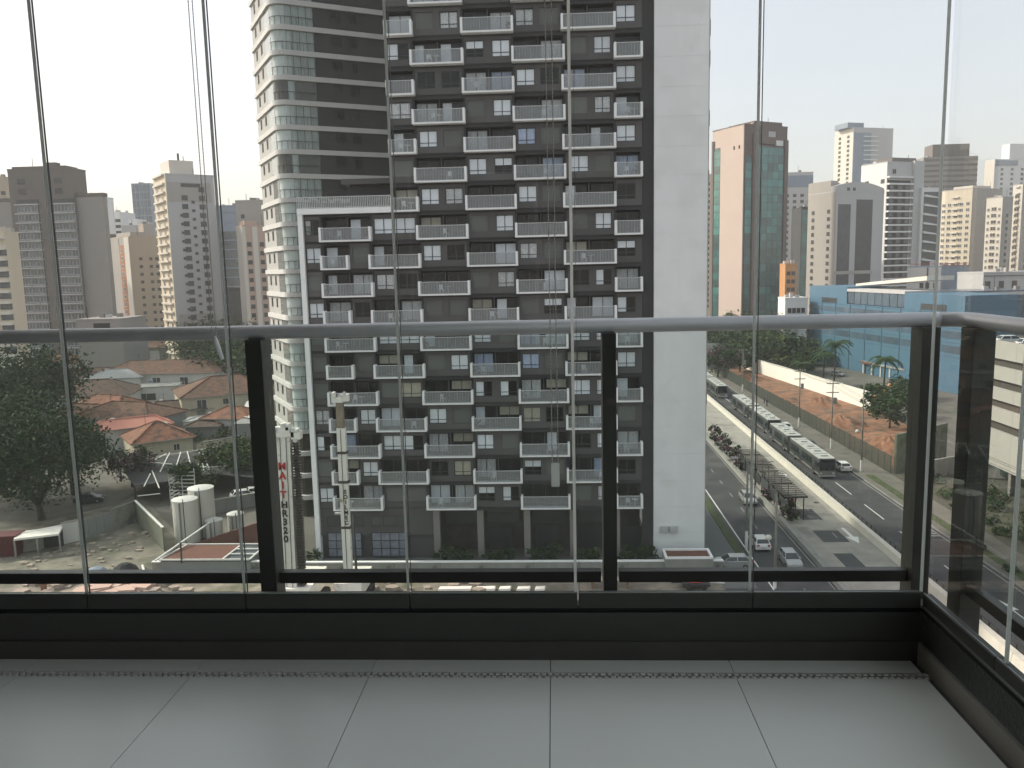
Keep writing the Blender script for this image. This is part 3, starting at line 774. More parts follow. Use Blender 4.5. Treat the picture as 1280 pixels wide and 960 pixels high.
for k in range(3,36):
    z=3.05+3.13*k+.12
    nb=5 if k>11 else 4
    n_bl=rA.choice((5,5,4,4,3,2,1,5))
    x=1.6 if True else 0
    xs=[1.6+ (5.35-1.6)/4*i for i in range(4)]
    for i,xx in enumerate(xs):
        o=ob('glazing',gpan,ta,(xx,0,z),sc=((5.35-1.6)/4/1.07,1,1))
        if i<n_bl-0: ob('blind',blA,ta,(xx,.12,z+.05),sc=(.88,1,1))
    ob('railing',railm,ta,(1.6,0,z),sc=((5.35-1.6)/5.35,1,1))
    ob('window',smallw,ta,(7.6,0,z+1.05)); ob('window',smallw2,ta,(10.0,0,z+1.05))
    for y in (6.9,10.4): ob('side_window',sidew,ta,(0,y,z+.9))
    ob('side_glazing',sideglz,ta,(0,0,z)); ob('corner_glazing',cornerglz,ta,(0,0,z)); ob('corner_railing',cornersill,ta,(0,0,z))
    if n_bl>1: ob('corner_blind',cornerbl,ta,(0,0,z))
# ================================================================= BACKGROUND TOWERS
WM={}
def farwin(wd,ht,pane='far_glass_dark',fr='mullion',split=True):
    k=(round(wd,1),round(ht,1),pane,fr,split)
    if k not in WM:
        wd,ht=k[0],k[1]; b=MB(); f=max(.08,wd*.06)
        b.box(0,wd,-.03,.0,0,ht,0)
        b.box(-f,wd+f,-.16,-.031,-f*1.6,0,1); b.box(-f,wd+f,-.08,-.031,ht,ht+f,1); b.box(-f,0,-.08,-.031,0,ht,1); b.box(wd,wd+f,-.08,-.031,0,ht,1)
        if split: b.box(wd/2-.05,wd/2+.05,-.07,-.031,0,ht,1)
        WM[k]=b.mesh('window',[pane,fr])
    return WM[k]
class Bldg:
    def __init__(s,label,Y,xa,xb,xc,ytop,a,wall,left=None,name='apartment_tower',cat='building',depth=16,yref=None,zb=0):
        s.a=radians(a); d2=Vector((cos(s.a),sin(s.a),0)); d1=Vector((-sin(s.a),cos(s.a),0))
        yr=yref or (ytop+400)/2; C=atY(xb,yr,Y); s.H=atY(xb,ytop,Y).z; C.z=0
        def ln(x,d):
            q=ray(x,yr); det=q.x*(-d.y)+d.x*q.y
            t=(C.x*(-q.y)+q.x*C.y)/ (d.x*q.y-q.x*d.y) if abs(d.x*q.y-q.x*d.y)>1e-9 else 0
            # solve s*q = C + t*d
            return t
        s.w2=-ln(xc,d2) if ln(xc,d2)<0 else ln(xc,d2)
        s.w1=abs(ln(xa,d1)) if xa is not None and xa<xb else depth
        s.t=thing(name,label,cat,C,s.a); s.wall=wall; s.left=left or wall
        b=MB(); b.box(0,s.w2,0,s.w1,zb,s.H,0)
        s.body=b.build('wall',wall,s.t)
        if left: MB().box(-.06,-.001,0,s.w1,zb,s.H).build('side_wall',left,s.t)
        MB().box(-.1,s.w2+.1,-.1,s.w1+.1,s.H,s.H+.5).build('parapet',wall,s.t)
        q=random.Random(int(xc*7+ytop))
        for _ in range(3):
            x=q.uniform(.1,.8)*s.w2; y=q.uniform(.1,.7)*s.w1; a_=q.uniform(.8,2.2); MB().box(x,x+a_,y,y+a_,s.H+.5,s.H+.5+q.uniform(.6,1.6)).build('roof_unit',q.choice(('greige','grey_pale','greige_dark')),s.t)
        x=q.uniform(.2,.8)*s.w2; MB().tube([(x,1.5,s.H),(x,1.5,s.H+q.uniform(2.5,5))],.09,5).build('antenna','steel_dark',s.t)
    def fr(s,u0,u1,z0,z1,m,d=.12,name='wall_panel'):   # panel on the front, fractions of width, metres of height
        return MB().box(u0*s.w2,u1*s.w2,-d,-.002,z0,z1).build(name,m,s.t)
    def lf(s,u0,u1,z0,z1,m,d=.12,name='wall_panel'):   # on the left face, u from far end (0) to the corner (1)
        return MB().box(-.062-d,-.062,(1-u1)*s.w1,(1-u0)*s.w1,z0,z1).build(name,m,s.t)
    def win(s,face,cols,z0,z1,p,w,h,pane='far_glass_dark',fr='mullion',d=.02,skip=0,split=True,name='window',seed=1):
        r=random.Random(seed); z=z0
        me=farwin(w,h,pane,fr,split)
        while z+h<=z1:
            for u in cols:
                if r.random()<skip: continue
                if face=='f': ob(name,me,s.t,(u*s.w2-w/2,-d,z))
                else: ob(name,me,s.t,(-.065-d,(1-u)*s.w1+w/2,z),-pi/2)
            z+=p
    def slabs(s,face,u0,u1,z0,z1,p,t,m,out=1.0,name='balcony_slab',rail=None):
        if face=='f': me=MB().box(u0*s.w2,u1*s.w2,-out,-.01,0,t).mesh(name,m)
        else: me=MB().box(-out,-.07,(1-u1)*s.w1,(1-u0)*s.w1,0,t).mesh(name,m)
        z=z0
        while z<z1: ob(name,me,s.t,(0,0,z)); z+=p
    def top(s,u0,u1,v0,v1,h,m,name='roof_block'):
        return MB().box(u0*s.w2,u1*s.w2,v0*s.w1,v1*s.w1,s.H+.5,s.H+.5+h).build(name,m,s.t)
P=3.12
# --- left skyline
B=Bldg('orange-brown tower cut by the left edge of the photo, above the taupe wing',350,-30,-20,15,222,8,'tan'); B.win('f',(.3,.6,.9),20,B.H-3,P,1.6,1.3)
B=Bldg('sunlit cream balcony tower low at the left edge of the photo',235,-60,-40,11,292,5,'cream','cream_pale')
B.slabs('f',.3,1,5,B.H,P,.9,'cream_pale',1.2); B.win('f',(.5,.8,.93),3.5,B.H-2,P,1.8,1.5,'far_glass')
B=Bldg('big grey-brown tower with two stacks of white-edged balconies and taupe wings',285,None,18,97,213,0,'brown_grey',depth=9,yref=300)
w=B.w2
MB().box(-9.5,-.02,1.5,7,0,B.H-10.5).build('wing_wall','taupe',B.t); MB().box(w+.02,w+9.6,1.5,4,0,B.H-9.5).build('wing_wall','taupe',B.t)
MB().box(-9.6,-.02,1.4,7.1,B.H-10.4,B.H-9.2).build('wing_parapet','brown_grey',B.t); MB().box(w+.02,w+9.9,1.4,4.1,B.H-9.4,B.H-8.2).build('wing_parapet','brown_grey',B.t)
for u0,u1 in ((.10,.44),(.68,1.0)):
    B.fr(u0,u1,2,B.H-10,'far_glass_dark',.25,'glazing'); B.slabs('f',u0-.015,u1+.015,3,B.H-9,P,.42,'grey_pale',1.3)
    B.win('f',(u0+.06,u0+.17,u0+.28),3.9,B.H-10,P,2.1,1.9,'far_glass','grey_pale',.27)
B.win('f',(.2,.78),B.H-8,B.H-2,3.4,2.4,1.6,'far_glass_dark'); B.top(.05,.9,.1,.9,.8,'brown_grey'); B.top(.55,.7,.3,.6,2.2,'brown_grey')
B=Bldg('white stepped tower just right of the taupe wing, left of the tan tower',420,None,103,128,246,0,'white_wall'); B.win('f',(.2,.5,.8),10,B.H-3,P,2.6,1.2,'far_glass')
B=Bldg('white tower with small dark balconies, second white one right of the grey-brown tower',400,118,134,147,254,40,'white_wall','grey_pale')
B.win('f',(.15,.5,.85),6,B.H-12,P,1.9,1.7); B.win('l',(.3,.75),6,B.H-10,P,2.2,1.6); B.slabs('l',.1,.95,5,B.H,P,.5,'white_wall',.8)
B=Bldg('narrow low-topped white tower behind the tan tower, rightmost of the white group',440,None,146,156,266,0,'white_wall'); B.win('f',(.3,.7),10,B.H-3,P,2.0,1.3)
B=Bldg('pale grey-white mid-rise with stepped roof between tan and cream towers',380,None,157,183,283,0,'grey_pale'); B.win('f',(.2,.5,.8),30,B.H-2,P,1.8,1.4); B.top(.2,.6,.2,.8,3,'white_wall')
B=Bldg('distant blue-grey glass tower peeking up left of the cream tower',640,None,171,194,230,0,'blue_grey')
for i in range(5): B.fr(i*.2+.02,i*.2+.17,0,B.H,'blue_glass',.2,'glass_strip')
B.slabs('f',0,1,20,B.H,6,.5,'blue_grey',.4,'spandrel')
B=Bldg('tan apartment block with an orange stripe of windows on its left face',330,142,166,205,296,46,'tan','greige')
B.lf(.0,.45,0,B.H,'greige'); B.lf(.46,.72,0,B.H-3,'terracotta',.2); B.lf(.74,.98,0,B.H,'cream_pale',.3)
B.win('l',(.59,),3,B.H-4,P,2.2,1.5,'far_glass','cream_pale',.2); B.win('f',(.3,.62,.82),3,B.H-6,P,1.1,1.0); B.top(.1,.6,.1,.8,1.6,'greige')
B=Bldg('slim ochre tower top showing between tan block and cream tower',372,178,184,197,281,46,'greige','tan'); B.win('l',(.5,),30,B.H-2,P,1.6,1.3)
B=Bldg('tall cream tower with three window columns and a rooftop block',300,198,213.5,273,218,38,'grey_pale','cream')  # front face's shade put into a greyer wall than the sunlit left
H_=B.H
MB().box(.02*B.w2,.93*B.w2,-.06,-.001,H_-9.5,H_-2.5).build('wall_panel','greige',B.t); B.fr(.06,.84,0,H_-50.5,'greige',.05)
B.win('f',(.36,),2,H_-7,P,1.9,1.5,d=.07); B.win('f',(.72,),2,H_-4,P,1.9,1.5,d=.07); B.win('f',(.53,),.9,H_-6,P,1.0,.8,split=False,d=.07); B.win('f',(.27,),2.3,H_-12,P,.7,.7,split=False,d=.07)
B.win('f',(.34,.42,.5,.58,.66),H_-4,H_-2.5,P,1.2,1.1,split=False,d=.07)
B.win('l',(.3,.7),2,H_-2,P,2.4,1.6,'far_glass','cream_pale'); B.slabs('l',.1,.9,1.3,H_,P,.6,'cream_pale',.9); B.top(.12,.62,.1,.8,5,'cream_pale'); 
MB().box(.3*B.w2,.34*B.w2,2,2.3,H_+5.5,H_+8).box(.42*B.w2,.43*B.w2,2,2.3,H_+5.5,H_+7.2).build('antenna','steel_dark',B.t)
B=Bldg('dark glass office tower right of the cream tower',420,None,274,300,258,0,'blue_grey')
B.fr(.08,.92,0,B.H-12,'far_glass',.2,'glass_strip'); B.slabs('f',0,1,4,B.H,P*1.5,.5,'blue_grey',.3,'spandrel')
B=Bldg('low dark glass block at the foot of the dark office tower',360,None,286,303,361,0,'steel_dark'); B.fr(.05,.95,0,B.H-1,'far_glass_dark',.2,'glass_strip')
B=Bldg('grey-tan tower behind the pink tower at the curved tower edge',305,None,299,340,252,0,'greige',depth=12); B.win('f',(.2,),20,B.H-3,P,1.2,1.2)
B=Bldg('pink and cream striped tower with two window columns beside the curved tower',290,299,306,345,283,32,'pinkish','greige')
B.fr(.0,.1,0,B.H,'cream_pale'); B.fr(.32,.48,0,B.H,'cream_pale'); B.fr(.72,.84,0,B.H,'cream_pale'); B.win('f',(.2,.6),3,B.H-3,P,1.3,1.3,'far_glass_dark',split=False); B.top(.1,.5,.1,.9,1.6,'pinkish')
B=Bldg('low grey podium building with a dark opening below the grey-brown tower',250,None,96,152,401,0,'taupe',yref=410); B.fr(.38,.75,B.H-2.4,B.H-.9,'interior',.1,'opening')
# --- right skyline
B=Bldg('cream sliver of a tower right beside the white slab, before the peach tower',460,None,879,890,220,0,'cream'); B.win('f',(.5,),10,B.H-3,P,1.6,1.4)
B=Bldg('peach and teal-glass tower with brown stone pilasters, tallest left of the avenue',345,890,929,982,156,30,'brown_stone','peach',yref=270)
H_=B.H
B.lf(.0,.06,0,H_-4,'brown_stone',.5,'pilaster')
gp={}
def tealgrid(face,u0,u1,z0,z1,n):
    (B.fr if face=='f' else B.lf)(u0,u1,0,z1,'teal_glass_dark',.2,'glass_backing')
    W_=(B.w2 if face=='f' else B.w1); wd=(u1-u0)*W_/n; z=z0; r=random.Random(4)
    for mname in ('teal_glass','teal_glass_dark'):
        gp[mname]=(MB().box(.05,wd-.05,-.30,-.205,.08,P-.2).mesh('glass_panel',mname))
    i=0
    while z+P<z1:
        for k in range(n):
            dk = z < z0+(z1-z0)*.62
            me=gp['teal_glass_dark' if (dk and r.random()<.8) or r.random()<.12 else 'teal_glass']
            if face=='f': ob('glass_panel',me,B.t,((u0)*W_+k*wd,0,z))
            else: ob('glass_panel',me,B.t,(-.06,(1-u0)*W_-k*wd,z),-pi/2)
        z+=P
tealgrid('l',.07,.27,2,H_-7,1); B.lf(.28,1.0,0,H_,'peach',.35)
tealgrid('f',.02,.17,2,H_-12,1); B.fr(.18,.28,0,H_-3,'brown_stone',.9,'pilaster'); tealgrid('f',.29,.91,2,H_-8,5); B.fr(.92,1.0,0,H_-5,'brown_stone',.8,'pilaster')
B.fr(.33,.86,H_-7,H_+.4,'brown_stone',.8); B.fr(.52,.68,H_-4.2,H_-2,'grey_pale',.9); B.fr(.7,.86,H_-7.5,H_-5.4,'white_wall',.95)
MB().box(-.45,-.41,2.0,2.8,H_-9,H_-7.6).box(-.45,-.41,5.0,5.8,H_-9,H_-7.6).build('window','interior',B.t)
B.top(.3,.95,.1,.9,1.8,'brown_stone')
B=Bldg('pale grey tower with a dark top band right behind the peach tower',450,None,977,1014,217,0,'grey_pale'); B.fr(0,1,B.H-7,B.H-1.2,'blue_grey',.3)
B.win('f',(.15,.4,.65,.9),5,B.H-8,P,1.6,1.3)
B=Bldg('narrow dark green glass tower wedged between the pale towers',400,None,1000,1012,260,0,'steel_dark'); B.fr(.05,.95,0,B.H-1,'teal_glass_dark',.2,'glass_strip')
B=Bldg('small orange building at the foot of the peach tower',330,None,981,995,331,0,'orange_low',depth=8); B.win('f',(.3,.7),10,B.H-2,P,1.2,1.3)
B=Bldg('grey office tower with an arched roof and two dark glass strips',360,1009,1044,1103,240,24,'grey_pale','greige',yref=300)
H_=B.H
B.fr(.04,.30,2,H_-5,'far_glass_dark',.1,'glass_strip'); B.fr(.42,.76,2,H_-3,'far_glass_dark',.1,'glass_strip'); B.slabs('f',.04,.3,4,H_-6,P,.12,'mullion',.2,'mullion'); B.slabs('f',.42,.76,4,H_-4,P,.12,'mullion',.2,'mullion')
B.fr(.0,.8,H_*.45,H_*.45+1.4,'greige',.3)
B.win('l',(.2,.75),4,H_-4,P,1.5,1.3); b=MB(); n=10
pts=[(i/n*B.w2, 1.5+3.2*(1-((i/n-.45)/.55)**2)) for i in range(n+1)]
vs=[]; 
for x,z in pts: vs+=[(x,0,H_+.5),(x,0,H_+.5+z*.8),(x,B.w1*.7,H_+.5),(x,B.w1*.7,H_+.5+z*.8)]
fs=[]
for i in range(n): a=4*i; fs+=[(a,a+4,a+5,a+1),(a+1,a+5,a+7,a+3),(a+2,a+3,a+7,a+6)]
fs+=[(0,1,3,2),(4*n,4*n+2,4*n+3,4*n+1)]
b.add(vs,fs).build('arched_roof','grey_pale',B.t); MB().box(-.05,B.w2*.15,B.w1*.2,B.w1,H_+.5,H_+5).build('roof_block','greige',B.t)
B.win('f',(.24,.36),H_+.6,H_+2.6,P,1.4,1.3,'interior','grey_pale')
B=Bldg('very tall pale tower with a blue glass middle standing far behind',600,1040,1063,1112,160,20,'grey_pale','cream_pale')
B.fr(.0,.44,0,B.H-3,'blue_grey',.4,'glass_strip'); B.slabs('f',.25,.62,40,B.H-4,P,.7,'white_wall',.9); B.win('l',(.3,.75),40,B.H-3,P,2.2,1.4); B.top(-.1,.3,.1,.8,3.4,'blue_grey')
B=Bldg('pale grey tower with stacked dark balconies and a plain left wall',400,1074,1106,1149,203,24,'grey_pale','white_wall',yref=290)
H_=B.H
B.fr(.02,.68,0,H_-8,'interior',.05,'recess'); B.slabs('f',.0,.7,2.5,H_-6,P,.75,'white_wall',1.6); B.win('f',(.14,.38,.6),3.9,H_-8,P,2.2,1.5,'far_glass','mullion',.1)
B.fr(.72,1.0,0,H_+1,'grey_pale',1.4,'pilaster'); B.win('f',(.2,.78),H_-5,H_-1,P,2.0,2.0,'interior','grey_pale',.1); B.win('l',(.25,.85),H_-9,H_-3,P*1.5,2.0,1.5); B.top(.2,.9,.1,.8,2,'brown_grey')
B=Bldg('tower with slanting white fins framed in white, right of the stacked balconies',405,None,1150,1174,236,8,'white_wall',yref=290)
H_=B.H
B.fr(.12,.97,0,H_-1.5,'far_glass_dark',.1,'glazing')
z=2.0; me=MB().add([(0,-1.3,0),(B.w2*.86,-.5,-.9),(B.w2*.86,-.5,-.4),(0,-1.3,1.0),(0,-.11,0),(B.w2*.86,-.11,-.9),(B.w2*.86,-.11,-.4),(0,-.11,1.0)],[(0,1,2,3),(5,4,7,6),(3,2,6,7),(1,0,4,5),(1,5,6,2),(0,3,7,4)]).mesh('fin','white_wall')
while z<H_-4: ob('fin',me,B.t,(B.w2*.12,0,z+1.5)); z+=P*1.35
B=Bldg('brown-grey slab tower with horizontal bands rising behind the fin-fronted tower',520,None,1150,1217,198,0,'taupe')
B.slabs('f',0,1,60,B.H,P,1.3,'brown_grey',.3,'window_band'); B.top(.18,.86,.1,.8,7.5,'brown_grey')
B=Bldg('cream tower with a sunlit windowed left face and blank right face coloured as shaded',455,1173,1212,1249,236,30,'greige','cream',yref=310)  # right face's shade put into its duller colour beside the sunlit cream
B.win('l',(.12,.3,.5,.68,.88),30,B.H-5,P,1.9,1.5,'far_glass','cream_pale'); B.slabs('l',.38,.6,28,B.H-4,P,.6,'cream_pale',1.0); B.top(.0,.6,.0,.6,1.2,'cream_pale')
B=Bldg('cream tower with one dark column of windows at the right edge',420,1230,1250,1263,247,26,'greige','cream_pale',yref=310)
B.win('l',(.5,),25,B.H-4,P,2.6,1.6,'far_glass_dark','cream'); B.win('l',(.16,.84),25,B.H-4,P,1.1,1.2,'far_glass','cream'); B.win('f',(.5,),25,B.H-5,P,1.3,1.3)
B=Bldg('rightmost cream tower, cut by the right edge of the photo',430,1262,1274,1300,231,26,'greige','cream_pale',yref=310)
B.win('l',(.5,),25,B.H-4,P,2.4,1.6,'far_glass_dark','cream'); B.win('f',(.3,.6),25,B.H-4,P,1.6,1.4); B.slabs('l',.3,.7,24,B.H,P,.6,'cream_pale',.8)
B=Bldg('white stepped tower high behind the cream towers at the right edge',570,1226,1238,1300,200,15,'white_wall','cream_pale')
B.win('f',(.15,.35,.55,.8),40,B.H-3,P,1.8,1.3,'far_glass'); B.fr(0,.45,B.H-3.5,B.H-.3,'blue_grey',.5); B.top(.3,1,.1,.9,10,'white_wall'); B.top(.36,.8,.05,.95,.4,'grey_pale')
B=Bldg('pale building with a red rooftop rail and a dark grey right side',330,1134,1176,1210,334,28,'blue_grey','grey_pale',yref=350)
B.win('l',(.45,.62,.85),B.H-8,B.H-5,P,1.6,1.9,'far_glass_dark'); b=MB(); 
b.box(-.2,B.w2,-.2,-.1,B.H+.5,B.H+.7); b.box(-.2,-.1,-.2,B.w1,B.H+1.2,B.H+1.4); b.box(-.2,B.w2,-.2,-.1,B.H+1.2,B.H+1.4)
b.build('red_rail','red_paint',B.t); B.lf(.6,.63,0,B.H,'mullion',.3,'downpipe')
B=Bldg('pale low block with brown windows at the right edge, above the blue glass',300,None,1229,1300,342,5,'grey_pale',yref=352); B.win('f',(.08,.32,.55,.8),B.H-5,B.H-1,P,1.7,2.2,'beige_dark','mullion'); B.slabs('f',0,1,B.H-1,B.H,3,.25,'mullion',.3,'cornice')
B=Bldg('dark blue glass building with a pale roof edge behind the right handrail',262,None,1206,1310,366,4,'blue_glass',yref=385,name='office_building')
B.slabs('f',0,1,B.H-.9,B.H,3,.9,'grey_pale',.5,'roof_edge'); B.slabs('f',0,1,2,B.H-2,3,.25,'mullion',.15,'mullion')
for i in range(14): B.fr(i/14+.004,(i+1)/14-.004,.5,B.H-1,'blue_glass',.08,'glass_strip')
B.fr(.34,.52,0,B.H-.9,'blue_panel',.3); B.fr(.0,.15,0,B.H-.9,'blue_panel',.3); B.fr(.7,1.0,0,B.H-4,'blue_panel',.3)
B=Bldg('small white building with slot windows left of the blue building',285,None,981,1009,374,0,'white_wall',yref=400,depth=9,name='low_building'); B.win('f',(.2,.4,.6,.8),B.H-4.6,B.H-2.8,P,1.1,1.5,'interior'); B.win('f',(.25,.6),1,4,P,1.4,1.3)
# --- blue building
A_=gnd(1010,450); A_.z=0; dB=Vector((.16,-.987,0)).normalized(); aB=atan2(dB.y,dB.x)
bb=thing('blue_building','long low blue-panelled building with dark ribbon windows beyond the construction site','building',A_,aB)
def uz(x,y):
    q=ray(x,y); t=(q.x*A_.y-A_.x*q.y)/(dB.x*q.y-q.x*dB.y); X=A_+dB*t
    return t, HC+q.z*(X.y/q.y)
u1,zA=uz(1010,357); u2,z2=uz(1059,359); u3,z3=uz(1131,366); u4,z4=uz(1207,366)
uu=[0,u2,u3,u4]; 
MB().box(0,u2,0,14,0,zA).build('wall','blue_panel',bb); MB().box(u2,u3,0,14,0,uz(1100,383)[1]).build('wall','blue_panel',bb); MB().box(u3,u4,0,14,0,z3).build('wall','blue_panel',bb)
zg0,zg1=uz(1095,382)[1],uz(1095,366)[1]
for i in range(8):
    a=u2+(u3-u2)*i/8; c=u2+(u3-u2)*(i+1)/8; MB().box(a+.06,c-.06,.3,1.0,zg0+.02,zg1).build('glazing','blue_glass',bb)
    MB().box(a-.05,a+.05,.2,.4,zg0,zg1).build('mullion','mullion',bb)
MB().box(u2,u3,.0,14,zg1+.01,zg1+.8).build('roof_edge','grey_pale',bb)
MB().add([(u2-4,5,zA+.2),(u3+2,5,zA+2.4),(u3+2,13,zA+2.4),(u2-4,13,zA+.2),(u2-4,5,zA+.9),(u3+2,5,zA+3.6),(u3+2,13,zA+3.6),(u2-4,13,zA+.9)],[(0,3,2,1),(4,5,6,7),(0,1,5,4),(1,2,6,5),(2,3,7,6),(3,0,4,7)]).build('canopy_roof','cream_pale',bb)
me=MB().box(-.09,.09,-.14,-.002,0,min(zA,zg0)-.2).mesh('joint','blue_line')
n=9
for i in range(1,n+1): 
    u=u4*i/n; ob('joint',me,bb,(u,0,0))
for z in (zg0-.5,zg0-4.2,zg0-7.9,zg0-11.4): MB().box(0,u4,-.10,-.003,z,z+.14).build('joint','blue_line',bb)
for (zz,h_) in ((zg0-2.9,1.6),(zg0-6.8,1.9),(zg0-10.5,1.9)):
    for i in range(n):
        a=u4*i/n; 
        if i==0 and zz<zg0-5: continue
        MB().box(a+.5,a+u4/n-.5,-.06,-.003,zz,zz+h_).build('window','blue_glass',bb)
MB().box(u2*.35,u2*.75,-.08,-.003,zA-5.2,zA-3.6).build('window','far_glass_dark',bb)
a,z=uz(1168,388); MB().box(a-6,a+5,-.08,-.003,z,z+1.6).build('window','far_glass_dark',bb)
# entrance canopy
cn=thing('entrance_canopy','reddish-edged flat canopy in front of the blue building','canopy',gnd(1074,466)); q=gnd(1130,478)-gnd(1074,466); L=q.length; cn.rotation_euler=(0,0,atan2(q.y,q.x))
MB().box(0,L,0,5,3.2,3.7).build('roof','roof_flat',cn); MB().box(0,L*.3,-.1,0,3.15,3.75).build('fascia','roof_brown_flat',cn)
for i in range(5): MB().box(L*i/5+1,L*i/5+1.6,.4,1,0,3.2).build('column','grey_pale',cn)
# --- beige parking building on the right
XW=64.3; yfar=gnd(1208,595).y
wb=thing('parking_building','sunlit beige parking building with dark ribbon openings and rooftop cars','building',(XW,yfar,0),-pi/2)
LW=95
zt=atX(1214,420,XW).z; rows=[(atX(1216,449,XW).z,atX(1216,443,XW).z),(atX(1214,474,XW).z,atX(1214,467.5,XW).z),(atX(1212,497,XW).z,atX(1212,491,XW).z),(atX(1210,523,XW).z,atX(1210,516,XW).z)]
rows=[(a-.18,b+.18) for a,b in rows]; zb=atX(1208,567,XW).z; z=zt; lst=[]
for z0,z1 in rows: lst.append((z1,z)); z=z0
lst.append((zb,z))
pn=8; 
for z0,z1 in lst:
    me=MB().box(.02,LW/pn-.02,0,.4,z0,z1).mesh('wall_panel','beige_wall')
    for i in range(pn): ob('wall_panel',me,wb,(i*LW/pn,0,0))
for z0,z1 in rows: MB().box(0,LW,.6,.7,z0-.05,z1+.05).build('louvre','beige_dark',wb)
MB().box(0.0,LW,.71,40,zb,zt-1.0).build('core','beige_dark',wb); MB().box(-.02,0,0,40,zb,zt).build('end_wall','beige_wall',wb)
MB().box(0.5,1.3,.2,1.0,0,zb-.01).build('column','beige_wall',wb)
for i in range(1,9): MB().box(i*11,i*11+.7,.4,1.1,0,zb-.01).build('column','greige_dark',wb)
for i in range(16): MB().box(i*5.8+.1,i*5.8+5.6,5,5.1,.1,zb-.02).build('glazing','green_glass',wb)


# ================================================================= TREES AND PLANTS
def leafcloud(b,c,r,n,sz,rr,flat=.75,shell=True,nm=3,clump=26):
    """many small leaf faces in clumps spread through an ellipsoid"""
    k=max(4,n//clump)
    for _ in range(k):
        while True:
            p=Vector((rr.uniform(-1,1),rr.uniform(-1,1),rr.uniform(-1,1)))
            if p.length<=1 and (not shell or p.length>rr.uniform(.15,.8)): break
        q=Vector((c[0]+p.x*r,c[1]+p.y*r,c[2]+p.z*r*flat)); cr=r*rr.uniform(.10,.22)
        mi=rr.choice((0,0,1,1,2)) if nm>2 else rr.randrange(nm)
        for _ in range(clump):
            v=Vector((rr.gauss(0,1),rr.gauss(0,1),rr.gauss(0,.75)))*cr+q; s=sz*rr.uniform(.6,1.35)
            a=Vector((rr.gauss(0,1),rr.gauss(0,1),rr.gauss(0,.6))).normalized(); t=a.cross(Vector((rr.gauss(0,1),rr.gauss(0,1),rr.gauss(0,1)))).normalized()
            b.add([v-a*s,v+t*s*.55,v+a*s,v-t*s*.55],[(0,1,2,3)],mi)
def tree(label,x,y,h,r,n=2600,sz=.38,seed=1,mats=('leaf_dark','leaf_mid','leaf_light'),th=None,name='tree',limbs=5,flat=.7,group=None,z=0):
    rr=random.Random(seed); t=thing(name,label,'tree',(x,y,z),0,group); th=th or h*.35; cz=h-r*flat
    b=MB(); r0=max(.12,h*.028)
    lean=rr.uniform(-.3,.3)
    b.tube([(0,0,-.1),(lean*.3,0,th*.5),(lean,0,th)],[r0*1.25,r0,r0*.85],8)
    for i in range(limbs):
        a=2*pi*i/limbs+rr.uniform(-.4,.4); e=(r*.6*cos(a),r*.6*sin(a),cz+rr.uniform(-.2,.3)*r)
        m=(lean+e[0]*.45,e[1]*.45,th+(e[2]-th)*.55); b.tube([(lean,0,th*.92),m,e],[r0*.6,r0*.38,r0*.12],6)
        e2=(m[0]+rr.uniform(-.4,.4)*r,m[1]+rr.uniform(-.4,.4)*r,e[2]+r*.25); b.tube([m,e2],[r0*.3,r0*.08],5)
    b.build('trunk','bark',t,smooth=True)
    b=MB(); leafcloud(b,(0,0,cz),r,int(n*.55),sz,rr,flat)
    for i in range(6):
        a=rr.uniform(0,2*pi); rr2=r*rr.uniform(.4,.7); d=r*rr.uniform(.4,.75); leafcloud(b,(d*cos(a),d*sin(a),cz+rr.uniform(-.35,.4)*r*flat),rr2,int(n*.08),sz,rr,flat)
    b.build('crown',list(mats),t); return t
def shrub(label,x,y,r,h,n=500,sz=.16,seed=1,mats=('leaf_dark','leaf_mid','leaf_light'),name='shrub',z=0,group=None):
    rr=random.Random(seed); t=thing(name,label,'plant',(x,y,z),0,group)
    b=MB(); leafcloud(b,(0,0,h*.5),r,n,sz,rr,h*.5/r); b.build('foliage',list(mats),t)
    b=MB()
    for i in range(4): a=rr.uniform(0,6.3); b.tube([(0,0,0),(r*.5*cos(a),r*.5*sin(a),h*.6)],[.05,.02],5)
    b.build('stems','bark',t); return t
def palm(label,x,y,h,seed=1,L=3.2):
    rr=random.Random(seed); t=thing('palm_tree',label,'palm tree',(x,y,0)); b=MB()
    b.tube([(0,0,-.1),(.1,0,h*.5),(.25,0,h)],[.28,.2,.17],8); b.build('trunk','bark',t,smooth=True)
    for i in range(22):
        a=2*pi*i/22+rr.uniform(-.2,.2); up=rr.uniform(-.2,.9); b=MB(); pts=[]
        for j in range(7):
            s=j/6; d=L*s; pts.append(Vector((.25+d*cos(a)*(1-.12*s),d*sin(a)*(1-.12*s),h+up*d-1.0*d*d/L*(.6+.3*up))))
        b.tube(pts,.03,4); side=Vector((-sin(a),cos(a),0))
        for j in range(1,7):
            for q in (.0,.25,.5,.7):
                p=pts[j-1].lerp(pts[j],q+.25); l=1.15*(1-.5*j/7)
                for sg in (-1,1): b.add([p,p+side*sg*l+Vector((0,0,-.35*l))+Vector((cos(a),sin(a),0))*.3,p+side*sg*l*.6+Vector((cos(a),sin(a),0))*.5+Vector((0,0,-.3*l))],[(0,1,2)])
        b.build('frond','leaf_mid',t)
    return t
tree('big dark spreading tree with forked trunk on the paved yard at the left',-73.2,110.5,15.5,8.6,16000,.25,1,('leaf_dark','leaf_dark','leaf_mid'),th=2.2,limbs=9)
tree('big dark tree behind the forked one, cut by the left edge of the photo',-88,124,17,9.5,14000,.28,2,('leaf_dark','leaf_dark','leaf_mid'))
tree('tall dark tree topmost at the left edge, beside the rust roofs',-112,168,20,11,12000,.38,3,('leaf_dark','leaf_dark','leaf_mid'))
